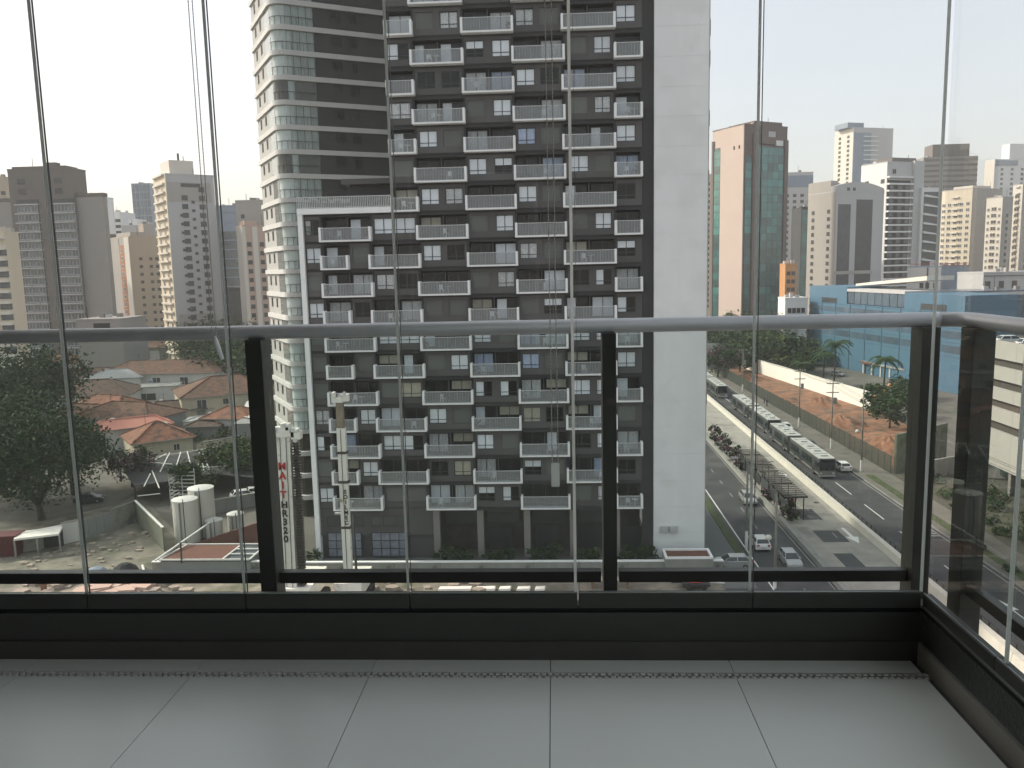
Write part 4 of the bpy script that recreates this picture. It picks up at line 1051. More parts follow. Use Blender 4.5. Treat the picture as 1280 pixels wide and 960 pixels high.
tree('dark tree right of the forked one, in front of the salmon roof',-76.5,124,12.0,5.6,8000,.24,4,('leaf_dark','leaf_dark','leaf_mid'))
tree('smaller reddish-green tree beside the dark parking canopy',-69,128,6.5,3.6,2200,.26,5,('leaf_dark','leaf_flower','leaf_mid'))
tree('bright green tree among the white canopy beams',-56.5,133,6.2,3.3,2400,.24,6,('leaf_mid','leaf_light','leaf_dark'))
tree('green tree left of the railing post, above parked cars',-50.5,128,7.5,3.6,2600,.26,7,('leaf_mid','leaf_light','leaf_dark'))
tree('low green tree behind the pale silos',-55,122,5.0,2.8,1700,.24,8,('leaf_mid','leaf_dark','leaf_light'))
for i,(px_,py_,Y,h,r) in enumerate(((248,462,300,17,10),(275,462,290,19,11),(300,470,260,18,10),(322,468,250,16,9),(262,478,240,12,7),(330,490,215,13,7),(345,560,150,7,4),(352,600,132,6,3.5))):
    g_=gnd(px_,py_+12); tree(f'dark round tree, {ORD[i]} of the grove left of the curved tower',atY(px_,450,Y).x,Y,h,r,2400 if r>8 else 1600,.55 if Y>200 else .32,20+i,group='grove left of the curved tower')
for i,(px_,Y,h,r) in enumerate(((888,330,11,7),(905,315,12,8),(925,345,14,8),(955,300,15,8.5),(972,290,16,9),(990,300,13,8),(940,330,12,8),(893,290,8,5),(1003,275,9,5),(912,285,9,5.5),(950,268,12,7),(965,262,11,6.5),(935,285,10,6),(980,258,12,6.5),(925,262,9,5),(1000,250,8,4.5))):
    tree(f'dark tree, {ORD[i]} of the row beyond the construction site wall',atY(px_,440,Y).x,Y,h,r,2200,.6,40+i,group='trees beyond the construction site')
palm('palm in front of the blue building, left of the pair',gnd(1020,478).x,gnd(1020,478).y-6,9,1,4.2); palm('taller palm in front of the blue building, right of the pair',gnd(1031,486).x+1,gnd(1031,486).y-4,12.5,2,4.4)
palm('palm beside the right railing post, before the blue building',gnd(1104,496).x,gnd(1104,496).y,9.5,3,4.2)
palm('short palm at the end of the white site wall',gnd(1002,478).x,gnd(1002,478).y,5.5,4,3.4)
for i,(px_,py_,h,r) in enumerate(((1098,520,6,3.6),(1112,535,6.5,3.8),(1122,520,7,4),(1090,500,4,2.6),(1128,500,6,3.5))):
    g_=gnd(px_,py_); tree(f'green garden tree, {ORD[i]} from the bottom left of the cluster by the digger',g_.x,g_.y,h,r,1500,.32,60+i,('leaf_mid','leaf_dark','leaf_light'))
tree('thin reddish-brown tree at the head of the mesh fence',gnd(897,472).x,gnd(897,472).y,9,5,1700,.42,70,('leaf_dark','leaf_flower','leaf_mid'))
# potted plants on the tower balconies
rq=random.Random(44)
for q in rq.sample([q for q in bal_pos if q[0]<18],26):
    k,a,c,z0=q; row=sorted([p for p in bal_pos if p[0]==k],key=lambda p:-p[1]); ci=row.index(q)
    x=rq.choice((a+.6,c-.6)); side='left' if x<(a+c)/2 else 'right'
    t=thing('balcony_plant',f'potted plant at {side} end of the {ORD[ci]} balcony from right, {ORD[k]} row above lobby','potted plant',(x,YT-.45,z0+.18),0,'potted plants on the tower balconies')
    MB().lathe([(.14,0),(.2,.35),(.16,.34)],9).build('pot','pot',t); b=MB(); leafcloud(b,(0,0,.75),.34,90,.11,rq,1.3,clump=12); b.build('foliage',['leaf_dark','leaf_mid','leaf_light'],t)
mat('patch_dark',(.036,.038,.04),.9,.2,1)
mat('soil_dark',(.095,.088,.065),.95,.45,.5,bump=.5,bscale=3,rust=((.05,.06,.035),.5,.5))
# hedges and lobby planting
for i,x in enumerate((-28.9,-13.2,-11,-7.6,-5.8,-2.4,-.5,3.0,4.7,7.9,9.0,10.2)):
    shrub(f'leafy shrub, {ORD[i]} from the left in front of the dark tower lobby',x,YT-1.6,1.1,random.uniform(1.2,2.4),420,.17,80+i,group='shrubs before the dark tower lobby')
for i in range(9):
    x=-27.5+i*1.1; shrub(f'small terrace plant, {ORD[i]} from the left behind the white terrace rail',x,YT+.9,.5,1.6,120,.14,100+i,z=41.06,group='plants on the tower terrace')
for i,(x,y,h) in enumerate(((30.9,152,2.6),(30.6,147,2.8),(31.2,143,2.4),(30.7,139.5,2.6),(31.1,162,2.4),(30.8,157,2.5),(30.9,135.5,2.2),(31,118,2.0),(31.4,112,2.2),(30.9,108,1.8))):
    shrub(f'purple-green median shrub, {ORD[i]} in the order planted along the bus shelter',x,y,1.3,h,420,.2,120+i,('leaf_dark','leaf_flower','leaf_mid'),group='median shrubs')
for i,(x,y,r,h) in enumerate(((57,127,2.2,1.6),(56,118,1.8,1.0),(55.5,106,1.7,1.2),(56,98,1.6,1.0),(59,112,2,1.3),(54.6,91,1.2,1.0),(54.5,85,1.2,1.0),(60,122,1.5,1.6),(49.3,96,.8,.7),(49.3,89,.8,.7),(58,101,2.2,1.6),(61,116,2.2,2.0),(57.5,92,1.8,1.4),(62,106,2.2,1.8),(54.4,112,1.1,.9),(54.6,101,1.1,.9))):
    shrub(f'low green bush, {ORD[i]} of those along the right-hand pavement',x,y,r,h,420,.2,140+i,group='bushes along the right pavement')
struct(MB().box(53.2,64.2,50,131,-.05,.16).build('planting_strip','soil_dark'))
struct(MB().box(49.0,50.2,60,131,.131,.17).build('grass_strip','grass'))

def wallrun(label,p,q,h,th,m,cap=None,seg=2.5,name='boundary_wall',cat='wall',part='wall_panel'):
    v=Vector(q)-Vector(p); L=v.length; t=thing(name,label,cat,(p[0],p[1],0),atan2(v.y,v.x)); n=max(1,int(L/seg)); s=L/n
    me=MB().box(.02,s-.02,-th/2,th/2,-.1,h).mesh(part,m)
    for i in range(n): ob(part,me,t,(i*s,0,0))
    if cap: MB().box(0,L,-th/2-.08,th/2+.08,h,h+.12).build('coping',cap,t)
    return t,L
# ================================================================= HOUSES (left)
def house(label,cx,cy,w,d,rz,h,rh,wm,rm,wins=(),over=.5,ridge=None,name='house',door=None):
    t=thing(name,label,'house',(cx,cy,0),rz); b=MB(); b.box(-w/2,w/2,-d/2,d/2,-.1,h); b.build('wall',wm,t)
    W=w/2+over; D=d/2+over; rl=(w/2-min(w,d)/2*.95) if ridge is None else ridge
    vs=[(-W,-D,h),(W,-D,h),(W,D,h),(-W,D,h),(-rl,0,h+rh),(rl,0,h+rh),(-W,-D,h-.18),(W,-D,h-.18),(W,D,h-.18),(-W,D,h-.18)]
    MB().add(vs,[(0,1,5,4),(1,2,5),(2,3,4,5),(3,0,4),(6,7,1,0),(7,8,2,1),(8,9,3,2),(9,6,0,3),(9,8,7,6)]).build('roof',rm,t)
    b=MB(); 
    for p,q in ((4,5),(0,4),(3,4),(1,5),(2,5)):
        if (Vector(vs[p])-Vector(vs[q])).length>.3: b.bar(Vector(vs[p])+Vector((0,0,.05)),Vector(vs[q])+Vector((0,0,.05)),.28,.16)
    b.build('ridge_tiles',rm,t)
    MB().box(-W-.1,W+.1,-D-.14,-D-.001,h-.16,h-.02).build('gutter','house_grey',t)
    hq=random.Random(int(cx*3+cy)); MB().lathe([(.55,h+rh*.4),(.6,h+rh*.4+.9),(.25,h+rh*.4+1.1)],12,(hq.uniform(-.3,.3)*w,d*.18)).build('water_tank',hq.choice(('blue_grey','house_white','grey_pale')),t)
    if hq.random()<.6:
        x=hq.uniform(-.3,.3)*w; MB().bar((x,0,h),(x,0,h+rh+1.8),.06).bar((x-.6,0,h+rh+1.6),(x+.6,0,h+rh+1.6),.05).build('antenna','steel_dark',t)
    for (f,u,z,ww,hh) in wins:
        o=ob('window',farwin(ww,hh,'far_glass_dark','house_white'),t)
        if f=='f': o.location=(u-ww/2,-d/2-.02,z)
        elif f=='l': o.location=(-w/2-.02,u+ww/2,z); o.rotation_euler=(0,0,-pi/2)
        else: o.location=(w/2+.02,u-ww/2,z); o.rotation_euler=(0,0,pi/2)
    if door: MB().box(door-.5,door+.5,-d/2-.06,-d/2,0,2.2).build('door','wood_brown',t)
    return t
def hp(px_,py_,z,**k): return gnd(px_,py_,z)
E1=gnd(164,556,3.4); E2=gnd(245,545.5,3.4); v=E2-E1; rz=atan2(v.y,v.x); n_=Vector((-sin(rz),cos(rz),0)); L=v.length
c=(E1+E2)/2+n_*5.8
house('nearest cream house with a weathered orange hip roof, beside the dark canopy',c.x,c.y,L-1,10.5,rz,3.4,2.9,'house_cream','roof_orange',(('f',2.2,1.2,1.0,1.1),('f',-3.8,.2,.6,2.0)))
MB_=MB(); c2=(E1+E2)/2+n_*13.5
house('low shed with a bright salmon metal roof behind the orange roof',c2.x-4,c2.y,15,5.5,rz-.04,4.4,1.5,'house_white','roof_salmon')
E1=gnd(225,498,6.2); E2=gnd(330,489,6.2); v=E2-E1; rz=atan2(v.y,v.x); n_=Vector((-sin(rz),cos(rz),0)); L=v.length; c=(E1+E2)/2+n_*9
house('large two-storey cream house with a broad rust roof left of the railing post',c.x+2,c.y,L+3,16,rz,6.2,3.6,'house_cream','roof_rust',(('f',-6.5,3.2,2.0,2.2),('f',-1.2,4.0,1.2,1.3),('f',5.5,3.6,1.0,1.2),('f',8,3.6,1.0,1.2),('f',-7,.3,2.4,1.3),('l',0,3,1.4,1.6)))
c=gnd(200,462,7); house('long house with a brown-red roof behind the white courtyard walls',c.x,c.y+4,34,14,rz-.5,6.2,3.2,'house_white','roof_rust',(('f',-8,3,2.2,2),('f',0,3,2.2,2),('f',8,3,2.2,2)))
c=gnd(176,488,3.5); house('white courtyard annex with a flat parapet in front of the long brown-red roof',c.x,c.y,20,7,rz-.25,4.8,.5,'house_white','roof_flat',(('f',-5,1.2,2.4,1.6),('f',2,1.2,4.6,1.8)),over=.1)
c=gnd(193,520,3.2); house('small house with dark brown roof right behind the salmon roof',c.x,c.y+10,15,8,rz-.3,3.4,1.7,'house_grey','roof_brown')
c=gnd(215,512,3.4); house('grey-green garage with a small rust roof left of the two-storey cream house',c.x,c.y+6,9,7,rz,3.4,1.5,'house_grey','roof_rust')
c=gnd(110,492,5); house('brown hip-roofed house behind the tree crowns',c.x-2,c.y+5,22,13,.25,4.6,3.3,'house_white','roof_brown')
c=gnd(128,508,5); house('house with a faded orange gable roof right of the brown hip roof',c.x,c.y+3,18,11,-.35,4.4,2.8,'house_cream','roof_orange')
c=gnd(150,520,4.2); house('house with a wide rust hip roof directly above the salmon roof',c.x,c.y+4,20,12,-.25,4.0,2.7,'house_grey','roof_rust')
c=gnd(80,478,5); house('long brown-roofed house between the tall dark tree and the white gable',c.x,c.y+12,30,12,.1,4.6,3.0,'house_cream','roof_brown')
c=gnd(66,455,5); house('small red-roofed house just under the left handrail by the tall dark tree',c.x,c.y+5,20,10,-.2,5,2.6,'house_cream','roof_orange')
c=gnd(140,470,6); house('white gabled house with a pale metal roof in the middle of the roofs',c.x,c.y+3,15,10,.2,5.6,2.0,'house_white','roof_metal',(('f',2,2.8,2.4,1.8),))
E1=gnd(262,523,3.6); E2=gnd(302,528,3.6); c=(E1+E2)/2+Vector((0,5,0)); house('small white house with an orange roof just left of the railing post',c.x,c.y,10.5,8,-.12,3.8,2.0,'house_white','roof_orange',(('f',-2,1.0,1.0,1.4),('f',1.6,1.0,.8,1.4),('f',3.6,.6,.7,1.1)))
gm=tag(MB().add([tuple(gnd(300,520,4.2)),tuple(gnd(330,526,4.2)),tuple(gnd(316,499,4.9)),tuple(gnd(308,502,4.9)),tuple(gnd(300,520,4.0)),tuple(gnd(330,526,4.0)),tuple(gnd(316,499,4.7)),tuple(gnd(308,502,4.7))],[(0,1,2,3),(7,6,5,4),(0,4,5,1),(1,5,6,2),(2,6,7,3),(3,7,4,0)]).build('sheet_roof','house_white'),'white sheet roof sloping beside the small orange-roofed house','roof')
q=gnd(318,553); tag(MB().box(q.x-4.5,q.x+5,q.y,q.y+7,0,3.9).build('garage','house_grey'),'plain grey garage box right of the small white house','garage')
c=gnd(250,532,2.8); house('tiny lean-to with a brown roof between the orange-roofed houses',c.x,c.y+3,7,5,.1,2.6,1.0,'house_grey','roof_brown')
c=gnd(222,532,2.8); house('low pale shed with a metal roof right of the nearest orange roof',c.x+3,c.y+8,9,5,.2,2.8,.6,'house_white','roof_metal',over=.1)
c=gnd(98,522,3.4); house('dull rust roof half hidden by the big dark tree crowns',c.x,c.y+4,15,9,-.2,3.6,2.2,'house_white','roof_rust')
c=gnd(120,462,5); house('second white gabled house with a pale roof, left of the first',c.x-4,c.y+8,14,9,-.15,5,1.8,'house_white','roof_metal',(('f',-2,2.6,2,1.6),))
for i,(px_,py_,r,h) in enumerate(((244,552,1.6,2.6),(252,545,1.3,2.2),(270,560,1.8,3.0),(238,535,1.3,2.2),(228,548,1.2,1.8),(282,548,1.5,2.6),(300,560,1.6,2.4),(150,560,1.8,3))):
    g_=gnd(px_,py_); shrub(f'garden bush, {ORD[i]} among the yards of the orange-roofed houses',g_.x,g_.y,r,h,500,.2,300+i,group='bushes in the house yards')
wallrun('pale yard wall between the nearest house and the small white house',gnd(246,566),gnd(300,556),1.8,.2,'house_cream','house_grey',3)
# far low buildings under the handrail
far=random.Random(31)
spec=[]
for i in range(22):
    spec.append((far.uniform(-5,345),far.choice((432,436,440,446,452))))
spec.sort()
rmn={'roof_flat':'flat grey','roof_metal':'ribbed metal','roof_rust':'rust tiled','roof_brown':'brown tiled','house_white':'flat white'}
for i,(x,y) in enumerate(spec):
    c=gnd(x,y,5); rm=far.choice(('roof_flat','roof_metal','roof_rust','roof_brown','roof_metal','house_white')); wm=far.choice(('house_white','house_cream','house_grey','white_wall'))
    if i<20: lb=f'{rmn[rm]} far roof, {ORD[i]} from the left below the left handrail'
    else: lb=f'{rmn[rm]} far roof, {["second","last"][i-20]} to the right below the left handrail' if i==20 else 'rightmost of the far roofs below the left handrail'
    flat=rm in('roof_flat','house_white','roof_metal')
    house(lb,c.x,c.y,far.uniform(16,34),far.uniform(10,18),far.uniform(-.3,.3),far.uniform(4.5,7),.6 if flat else 2.6,wm,rm,(('f',-4,2.6,2,1.5),('f',3,2.6,2,1.5)),over=.1 if flat else .5)
spec=[(884,440),(912,436),(930,433),(962,434),(905,431),(975,430)]; spec.sort()
for i,(x,y) in enumerate(spec):
    c=gnd(x,y,5); rm=far.choice(('roof_flat','roof_metal','house_white','roof_brown')); house(f'{rmn[rm]} roof, {ORD[i]} from the left among the trees right of the white slab',c.x,c.y,far.uniform(10,20),far.uniform(8,14),far.uniform(-.2,.2),far.uniform(4,6),.6,far.choice(('house_white','house_grey')),rm,(('f',-2,2.4,2,1.4),),over=.1)
ft=random.Random(77)
fts=sorted([(x,y) for x,y in [(ft.uniform(0,345),ft.uniform(434,462)) for _ in range(24)] if not (y>450 and 100<x<240)])
for i,(x,y) in enumerate(fts[:20]):
    c=gnd(x,y)
    tree(f'dark garden tree, {ORD[i]} from the left among the far roofs below the handrail',c.x,c.y,ft.uniform(7,11),ft.uniform(3.5,6),800,.7,200+i,group='far garden trees')

# ================================================================= LEFT LOT: walls, silos, shed, canopy
t,L=wallrun('long low grey concrete wall running below the dark tower',(-28.9,89,0),(18.3,89,0),1.35,.3,'concrete','bal_white',5.2)
t,L=wallrun('peeling grey wall at the foot of the brown shed roof',(gnd(196,715).x,89,0),(-28.95,89,0),1.5,.3,'wall_old','bal_white',4)
tag(struct(MB().box(-28,17.5,89.2,YT-.1,-.1,.12).build('front_court','forecourt')))
a=gnd(79,680); b_=gnd(101,675); c=gnd(141,664); d=gnd(170,652)
wallrun('white-patched stretch of old wall left of the corrugated gate',a,b_,2.7,.25,'house_white','wall_old',3)
t,L=wallrun('weathered corrugated metal gate in the old lot wall',b_,c,2.7,.1,'house_grey',None,.9,'lot_gate','gate','gate_panel')
wallrun('stained old wall right of the corrugated gate',c,d,2.9,.25,'wall_old','wall_moss',3)
wallrun('far boundary wall behind the red container at the left edge',gnd(-20,700),a,2.4,.25,'wall_old','lot_wall_white',4)
e=gnd(171,652); f=gnd(206,689); wallrun('greenish concrete fence running back from the shed toward the old wall',e,f,3.0,.15,'wall_moss','beam_white',1.8,'slab_fence','fence','fence_panel')
p=gnd(20,697); q=gnd(76,690); v=q-p; cp=thing('carport','dark open carport with a pale roof edge in front of the old wall','carport',p,atan2(v.y,v.x)); L=v.length
MB().box(0,L,-.2,3,2.2,2.45).build('roof','lot_wall_white',cp); MB().box(0,L,2.6,2.8,0,2.2).build('back_wall','canopy_dark',cp)
for i in (0,.5,1): MB().box(L*i-.1,L*i+.1,-.1,.1,0,2.2).build('post','concrete',cp)
ct=thing('shipping_container','dark red container cut by the left edge of the photo','container',gnd(-14,697),.12)
MB().box(0,3.4,0,2.4,0,2.6).build('body','container_red',ct)
for i in range(11): MB().box(i*.3+.05,i*.3+.17,-.05,-.001,.1,2.5).build('rib','container_red',ct)
def silo(label,x,y,r,h):
    t=thing('silo',label,'silo',(x,y,0)); MB().lathe([(r,0),(r,h)],28).build('shell','silo',t,smooth=False); MB().lathe([(r+.06,h),(r+.06,h+.12),(r*.6,h+.3),(.2,h+.38)],28).build('lid','beam_white',t)
    MB().tube([(0,-r-.12,0),(0,-r-.12,h)],.12,6).build('pipe','house_grey',t)
    b=MB().tube([(.5,-r-.06,0),(.5,-r-.06,h+.5)],.05,5); b.build('ladder','steel_dark',t); return t
s=gnd(229,683); silo('tall pale cylindrical silo standing in front, nearest of the tall pair',s.x,s.y+1.4,1.55,5.7)
silo('tall pale silo half hidden behind the front one',s.x+.75,s.y+4.6,1.6,6.3)
s=gnd(265,677); silo('short pale tank right of the tall silos, nearer of the short pair',s.x,s.y+1,1.05,2.5); silo('short pale tank behind, rearmost of the short pair',s.x+1.5,s.y+4.4,1.05,2.3)
# vine trellis
s=gnd(212,640); tr=thing('vine_trellis','pale slatted trellis box overgrown with green vine behind the silos','trellis',(s.x-.2,s.y+1,0))
for i in range(9): MB().box(0,3.8,-.04,.04,1.2+i*.55,1.35+i*.55).build('slat','beam_white',tr); MB().box(0,.08,0,3,1.2+i*.55,1.35+i*.55).build('slat','beam_white',tr)
for x in (0,1.9,3.8): MB().box(x-.06,x+.06,-.06,.06,0,6.2).build('post','beam_white',tr)
b=MB(); rr=random.Random(3); leafcloud(b,(1.8,.8,5.9),2.0,2200,.17,rr,.3); leafcloud(b,(1.6,0,4.2),1.4,400,.13,rr,.9); b.build('vine',['leaf_dark','leaf_mid','leaf_light'],tr)
# brown-roof shed with glazed end
a=gnd(200,700,1.9); b_=gnd(312,700,1.9); dd=5.2; sh=thing('brick_shed','low shed with a brown roof, white beams and glazed right end','shed',(a.x,a.y,0)); L=b_.x-a.x
MB().box(.2,L*.70,0,dd,1.75,1.9).build('roof','roof_brown_flat',sh); MB().box(L*.71,L,0,dd,1.8,1.86).build('glazed_roof','far_glass_dark',sh)
MB().box(0,L,.0,dd,-.1,1.7).build('wall','house_grey',sh)
b=[((0,-.1,1.95),(0.9,dd,1.95)),((0,-.1,1.95),(L,-.1,1.95)),((.2,dd,1.95),(L+.2,dd,1.95)),((L*.70,-.1,1.97),(L*.73,dd,1.97)),((L,-.1,1.97),(L+.2,dd,1.97)),((L*.71,1.7,1.96),(L,1.7,1.96)),((L*.71,3.4,1.96),(L,3.4,1.96)),((-.4,-.3,1.95),(1.8,dd+4.5,3.2))]
for p,q in b: MB().bar(p,q,.2,.16).build('beam','beam_white',sh)
MB().tube([(2.6,-.2,1.6),(2.4,.3,3.9)],.11,8).build('chimney_pipe','rig_dark',sh)
# dark canopy field with white frames
pts=[gnd(150,580,3),gnd(262,562,3),gnd(352,548,3),gnd(352,600,3),gnd(268,592,3),gnd(200,603,3),gnd(168,607,3)]
cn=thing('parking_canopy','dark flat parking canopy crossed by thin white steel beams','canopy',(pts[0].x,pts[0].y,0)); o_=pts[0]
MB().prism([(p.x-o_.x,p.y-o_.y) for p in pts],2.85,2.98).build('roof','canopy_dark',cn)
L_=[((150,578),(264,560)),((264,560),(352,547)),((186,578),(262,584)),((262,584),(290,582)),((200,590),(212,566)),((218,590),(226,565)),((240,588),(234,564)),((256,590),(248,562)),((243,588),(262,561)),((262,588),(252,564)),((182,575),(186,569)),((190,588),(199,610)),((180,608),(188,592)),((172,620),(200,617)),((316,576),(322,552)),((312,553),(340,562)),((193,575),(208,567))]
for p,q in L_:
    p=gnd(*p,3.06)-o_; q=gnd(*q,3.06)-o_; p.z=q.z=3.06; MB().bar(p,q,.16,.12).build('beam','beam_white',cn)
for p in pts: MB().box(p.x-o_.x-.08,p.x-o_.x+.08,p.y-o_.y-.08,p.y-o_.y+.08,0,2.85).build('post','steel_dark',cn)
wallrun('grey yard wall between the silos and the railing post',gnd(250,645),gnd(345,628),1.9,.2,'house_grey','wall_old',3)
p=gnd(285,684); dk=tag(MB().add([(p.x-4.6,p.y+.5,0),(p.x+5,p.y+.5,0),(p.x+5,p.y+.5,3.4),(p.x-4.6,p.y+.5,.3),(p.x-4.6,p.y+.8,0),(p.x+5,p.y+.8,0),(p.x+5,p.y+.8,3.4),(p.x-4.6,p.y+.8,.3)],[(0,1,2,3),(7,6,5,4),(3,2,6,7),(1,5,6,2),(4,0,3,7),(0,4,5,1)]).build('retaining_wall','roof_brown_flat'),'dark brown sloping retaining wall behind the shed, right of the short tanks','wall')
# bits on the lot
rp=thing('rusty_post','rusty post with a leaning bar on the vacant lot, lower left','post',(gnd(53,741).x,84,0)); MB().box(-.22,.22,-.2,.2,0,2.3).build('upright','wood_brown',rp); MB().bar((-.2,0,2.1),(-3.6,0,1.9),.15,.2).build('cross_bar','wood_brown',rp)
q=gnd(180,712); tag(MB().tube([(q.x-.6,q.y+.9,.15),(q.x+.5,q.y-.9,.15)],.16,10).build('pipe_length','paint_white'),'short white pipe lying on the lot left of the grey wall','pipe')
q=gnd(120,719); tag(MB().lathe([(1.3,0),(1.2,.5),(.8,.8),(.2,.95)],9,(q.x,q.y)).build('tarp_mound','blue_grey'),'pale blue tarpaulin mound on the vacant lot above the sill','tarpaulin')
q=gnd(172,716); tag(MB().lathe([(1.6,0),(1.3,.6),(.6,1.1),(.1,1.2)],8,(q.x-1.5,q.y)).build('soil_mound','canopy_dark'),'dark soil mound beside the white pipe on the vacant lot','soil')
rubble(gnd(105,741).x,gnd(178,741).x,83,86.5,70,.5,1.6,'large pinkish broken slabs at the lower left just above the sill','broken_slabs','pinkish')
# bench table by mid post
p=gnd(731,741,.0); q=gnd(796,741,0); bt=thing('trestle_bench','pale plank trestle bench behind the middle railing post','bench',(p.x,84.2,0)); L=q.x-p.x
for i in range(4): MB().box(0,L,i*.28,i*.28+.25,.95,1.03).build('plank','wood_pale',bt)
for x in (.8,L-.9):
    for y in (.05,.95): MB().box(x,x+.12,y,y+.12,0,.95).build('leg','wood_brown',bt)
# loaded trailer with red cover
p=gnd(842,741); q=gnd(892,741); tl=thing('small_trailer','black trailer carrying a bright red folded cover, above the sill','trailer',(p.x,84.0,0)); L=q.x-p.x
bevel(MB().box(L*.25,L*.95,0,1.6,.35,.7).build('bed','steel_dark',tl),.06)
for x in (.42,.78):
    for y in (-.08,1.68): MB().tube([(L*x,y-.08,.33),(L*x,y+.08,.33)],.33,14).build('wheel','rubber',tl)
b=MB(); rr=random.Random(2)
for i in range(7): b.lathe([(.1,.0),(.55,.1),(.5,.4),(.2,.6)],9,(L*.62+rr.uniform(-.5,.7),.8+rr.uniform(-.4,.4)))
o=b.build('load','cloth_red',tl,(0,0,.71)); MB().bar((L*.25,.8,.55),(0,.8,.5),.1).build('drawbar','steel_dark',tl); MB().bar((L*.95,.8,.6),(L*1.35,.8,.45),.1).build('tow_arm','bal_metal',tl)
# guardhouse terrace with brown top
a=gnd(832,698,2.1); b_=gnd(892,698,2.1); gd=thing('gatehouse','small grey gatehouse with a brown flat roof and white rim under the white slab','gatehouse',(a.x,a.y,0)); L=b_.x-a.x
MB().box(0,L,0,2.9,-.1,2.0).build('wall','concrete',gd); MB().box(.25,L-.25,.25,2.65,2.0,2.04).build('roof','roof_brown_flat',gd)
for x0,x1,y0,y1 in ((0,L,0,.24),(0,L,2.66,2.9),(0,.24,.245,2.655),(L-.24,L,.245,2.655)): MB().box(x0,x1,y0,y1,2.0,2.22).build('rim','bal_white',gd)

# ================================================================= DRILLING RIGS
def textmesh(body,size,mt,ext=.02,vert=True):
    cu=bpy.data.curves.new('txt','FONT'); cu.body='\n'.join(body) if vert else body; cu.size=size; cu.extrude=ext; cu.align_x='CENTER'; cu.align_y='TOP'; cu.space_line=.95; cu.offset=size*.035
    o=bpy.data.objects.new('txt',cu); COL.objects.link(o); dg=bpy.context.evaluated_depsgraph_get(); me=bpy.data.meshes.new_from_object(o.evaluated_get(dg)); bpy.data.objects.remove(o); me.materials.clear(); me.materials.append(MATS[mt]); return me
def text(body,size,mt,par,loc,vert=True,name='lettering'):
    o=ob(name,textmesh(body,size,mt,.012,vert),par,loc); o.rotation_euler=(pi/2,0,0); return o
rg=thing('drilling_rig','white drilling rig mast lettered MAIT HR320 beside the left railing post','drilling rig',(-26.6,78,0))
rg.rotation_euler=(0,radians(.8),0)
MB().box(-.75,.55,-.35,.35,1.2,18.2).build('mast','rig_white',rg)
for i in range(17): MB().box(-.80,.60,-.40,-.352,1.5+i,1.58+i).build('weld_rib','rig_white',rg)
MB().tube([(1.05,0,1.0),(1.05,0,17.6)],.24,10).build('kelly_bar','rig_dark',rg)
b=MB()
for i in range(58): z=1.2+i*.28; b.lathe([(.24,z),(.46,z+.02),(.46,z+.07),(.24,z+.10)],10,(1.05,0))
b.build('auger_flights','rig_dark',rg)['kind']='stuff'
hd=MB()
for x,z,w_,h_ in ((-.9,18.2,1.9,.5),(-.6,18.7,1.2,.5),(.7,18.0,.9,.7),(-.95,17.5,.25,.8),(-.3,19.2,.5,.35),(.75,18.75,.6,.25),(-1.0,18.75,.3,.4),(.2,18.9,.3,.6),(-1.1,17.0,.2,.4)): hd.box(x,x+w_,-.45,.45,z,z+h_)
hd.build('mast_head','rig_white',rg)
for x,z in ((-.7,19.0),(.9,18.9),(.1,19.4),(-.75,18.0),(1.1,17.9)): MB().tube([(x,-.5,z),(x,-.3,z)],.2,12).build('pulley','bal_metal',rg)
for x in (-.4,.2,.75): MB().tube([(x,-.42,2),(x,-.42,18.5)],.035,5).build('cable','rig_dark',rg)
text('MAIT',1.0,'rig_red',rg,(-.30,-.44,15.8)); text('HR320',.92,'text_black',rg,(-.25,-.44,11.9))
MB().box(-1.6,2.0,-.9,5.5,1.3,3.0).build('engine_house','rig_white',rg)
for x in (-2.2,1.6): bevel(MB().box(x,x+.9,-1.2,5.2,.0,1.0).build('crawler_track','rubber',rg),.3)
r2=thing('drilling_rig','slimmer white drilling mast lettered SOILMEC with a brown upper section, before the tower','drilling rig',(-21.35,80,0))
r2.rotation_euler=(0,radians(.2),0)
MB().box(-.42,.42,-.3,.3,1.0,18.6).build('mast','rig_white',r2); MB().box(-.40,.30,-.28,.28,18.62,21.2).build('upper_section','rig_brown',r2)
MB().box(-.06,.0,-.33,-.301,1.0,18.5).build('guide_rail','rig_dark',r2); MB().box(-.75,.35,-.4,.4,21.2,21.6).box(-.75,-.5,-.4,.4,21.6,22.2).box(.1,.9,-.3,.3,21.3,22.0).build('mast_head','rig_white',r2)
for x,z in ((.1,21.9),(.55,22.1),(-.5,21.0)): MB().tube([(x,-.45,z),(x,-.25,z)],.19,12).build('pulley','bal_metal',r2)
for z in (3.2,8.3,13.0,16.0): MB().box(-.52,.52,-.38,.38,z,z+.25).build('clamp','rig_dark',r2)
text('SOILMEC',.56,'text_black',r2,(.16,-.34,12.4))
MB().box(-1.4,1.4,-.5,4.5,1.1,2.6).build('engine_house','rig_white',r2)
for x in (-1.7,1.0): bevel(MB().box(x,x+.7,-.8,4.6,0,.95).build('crawler_track','rubber',r2),.3)

mat('fence_green',(.075,.085,.07),.8)
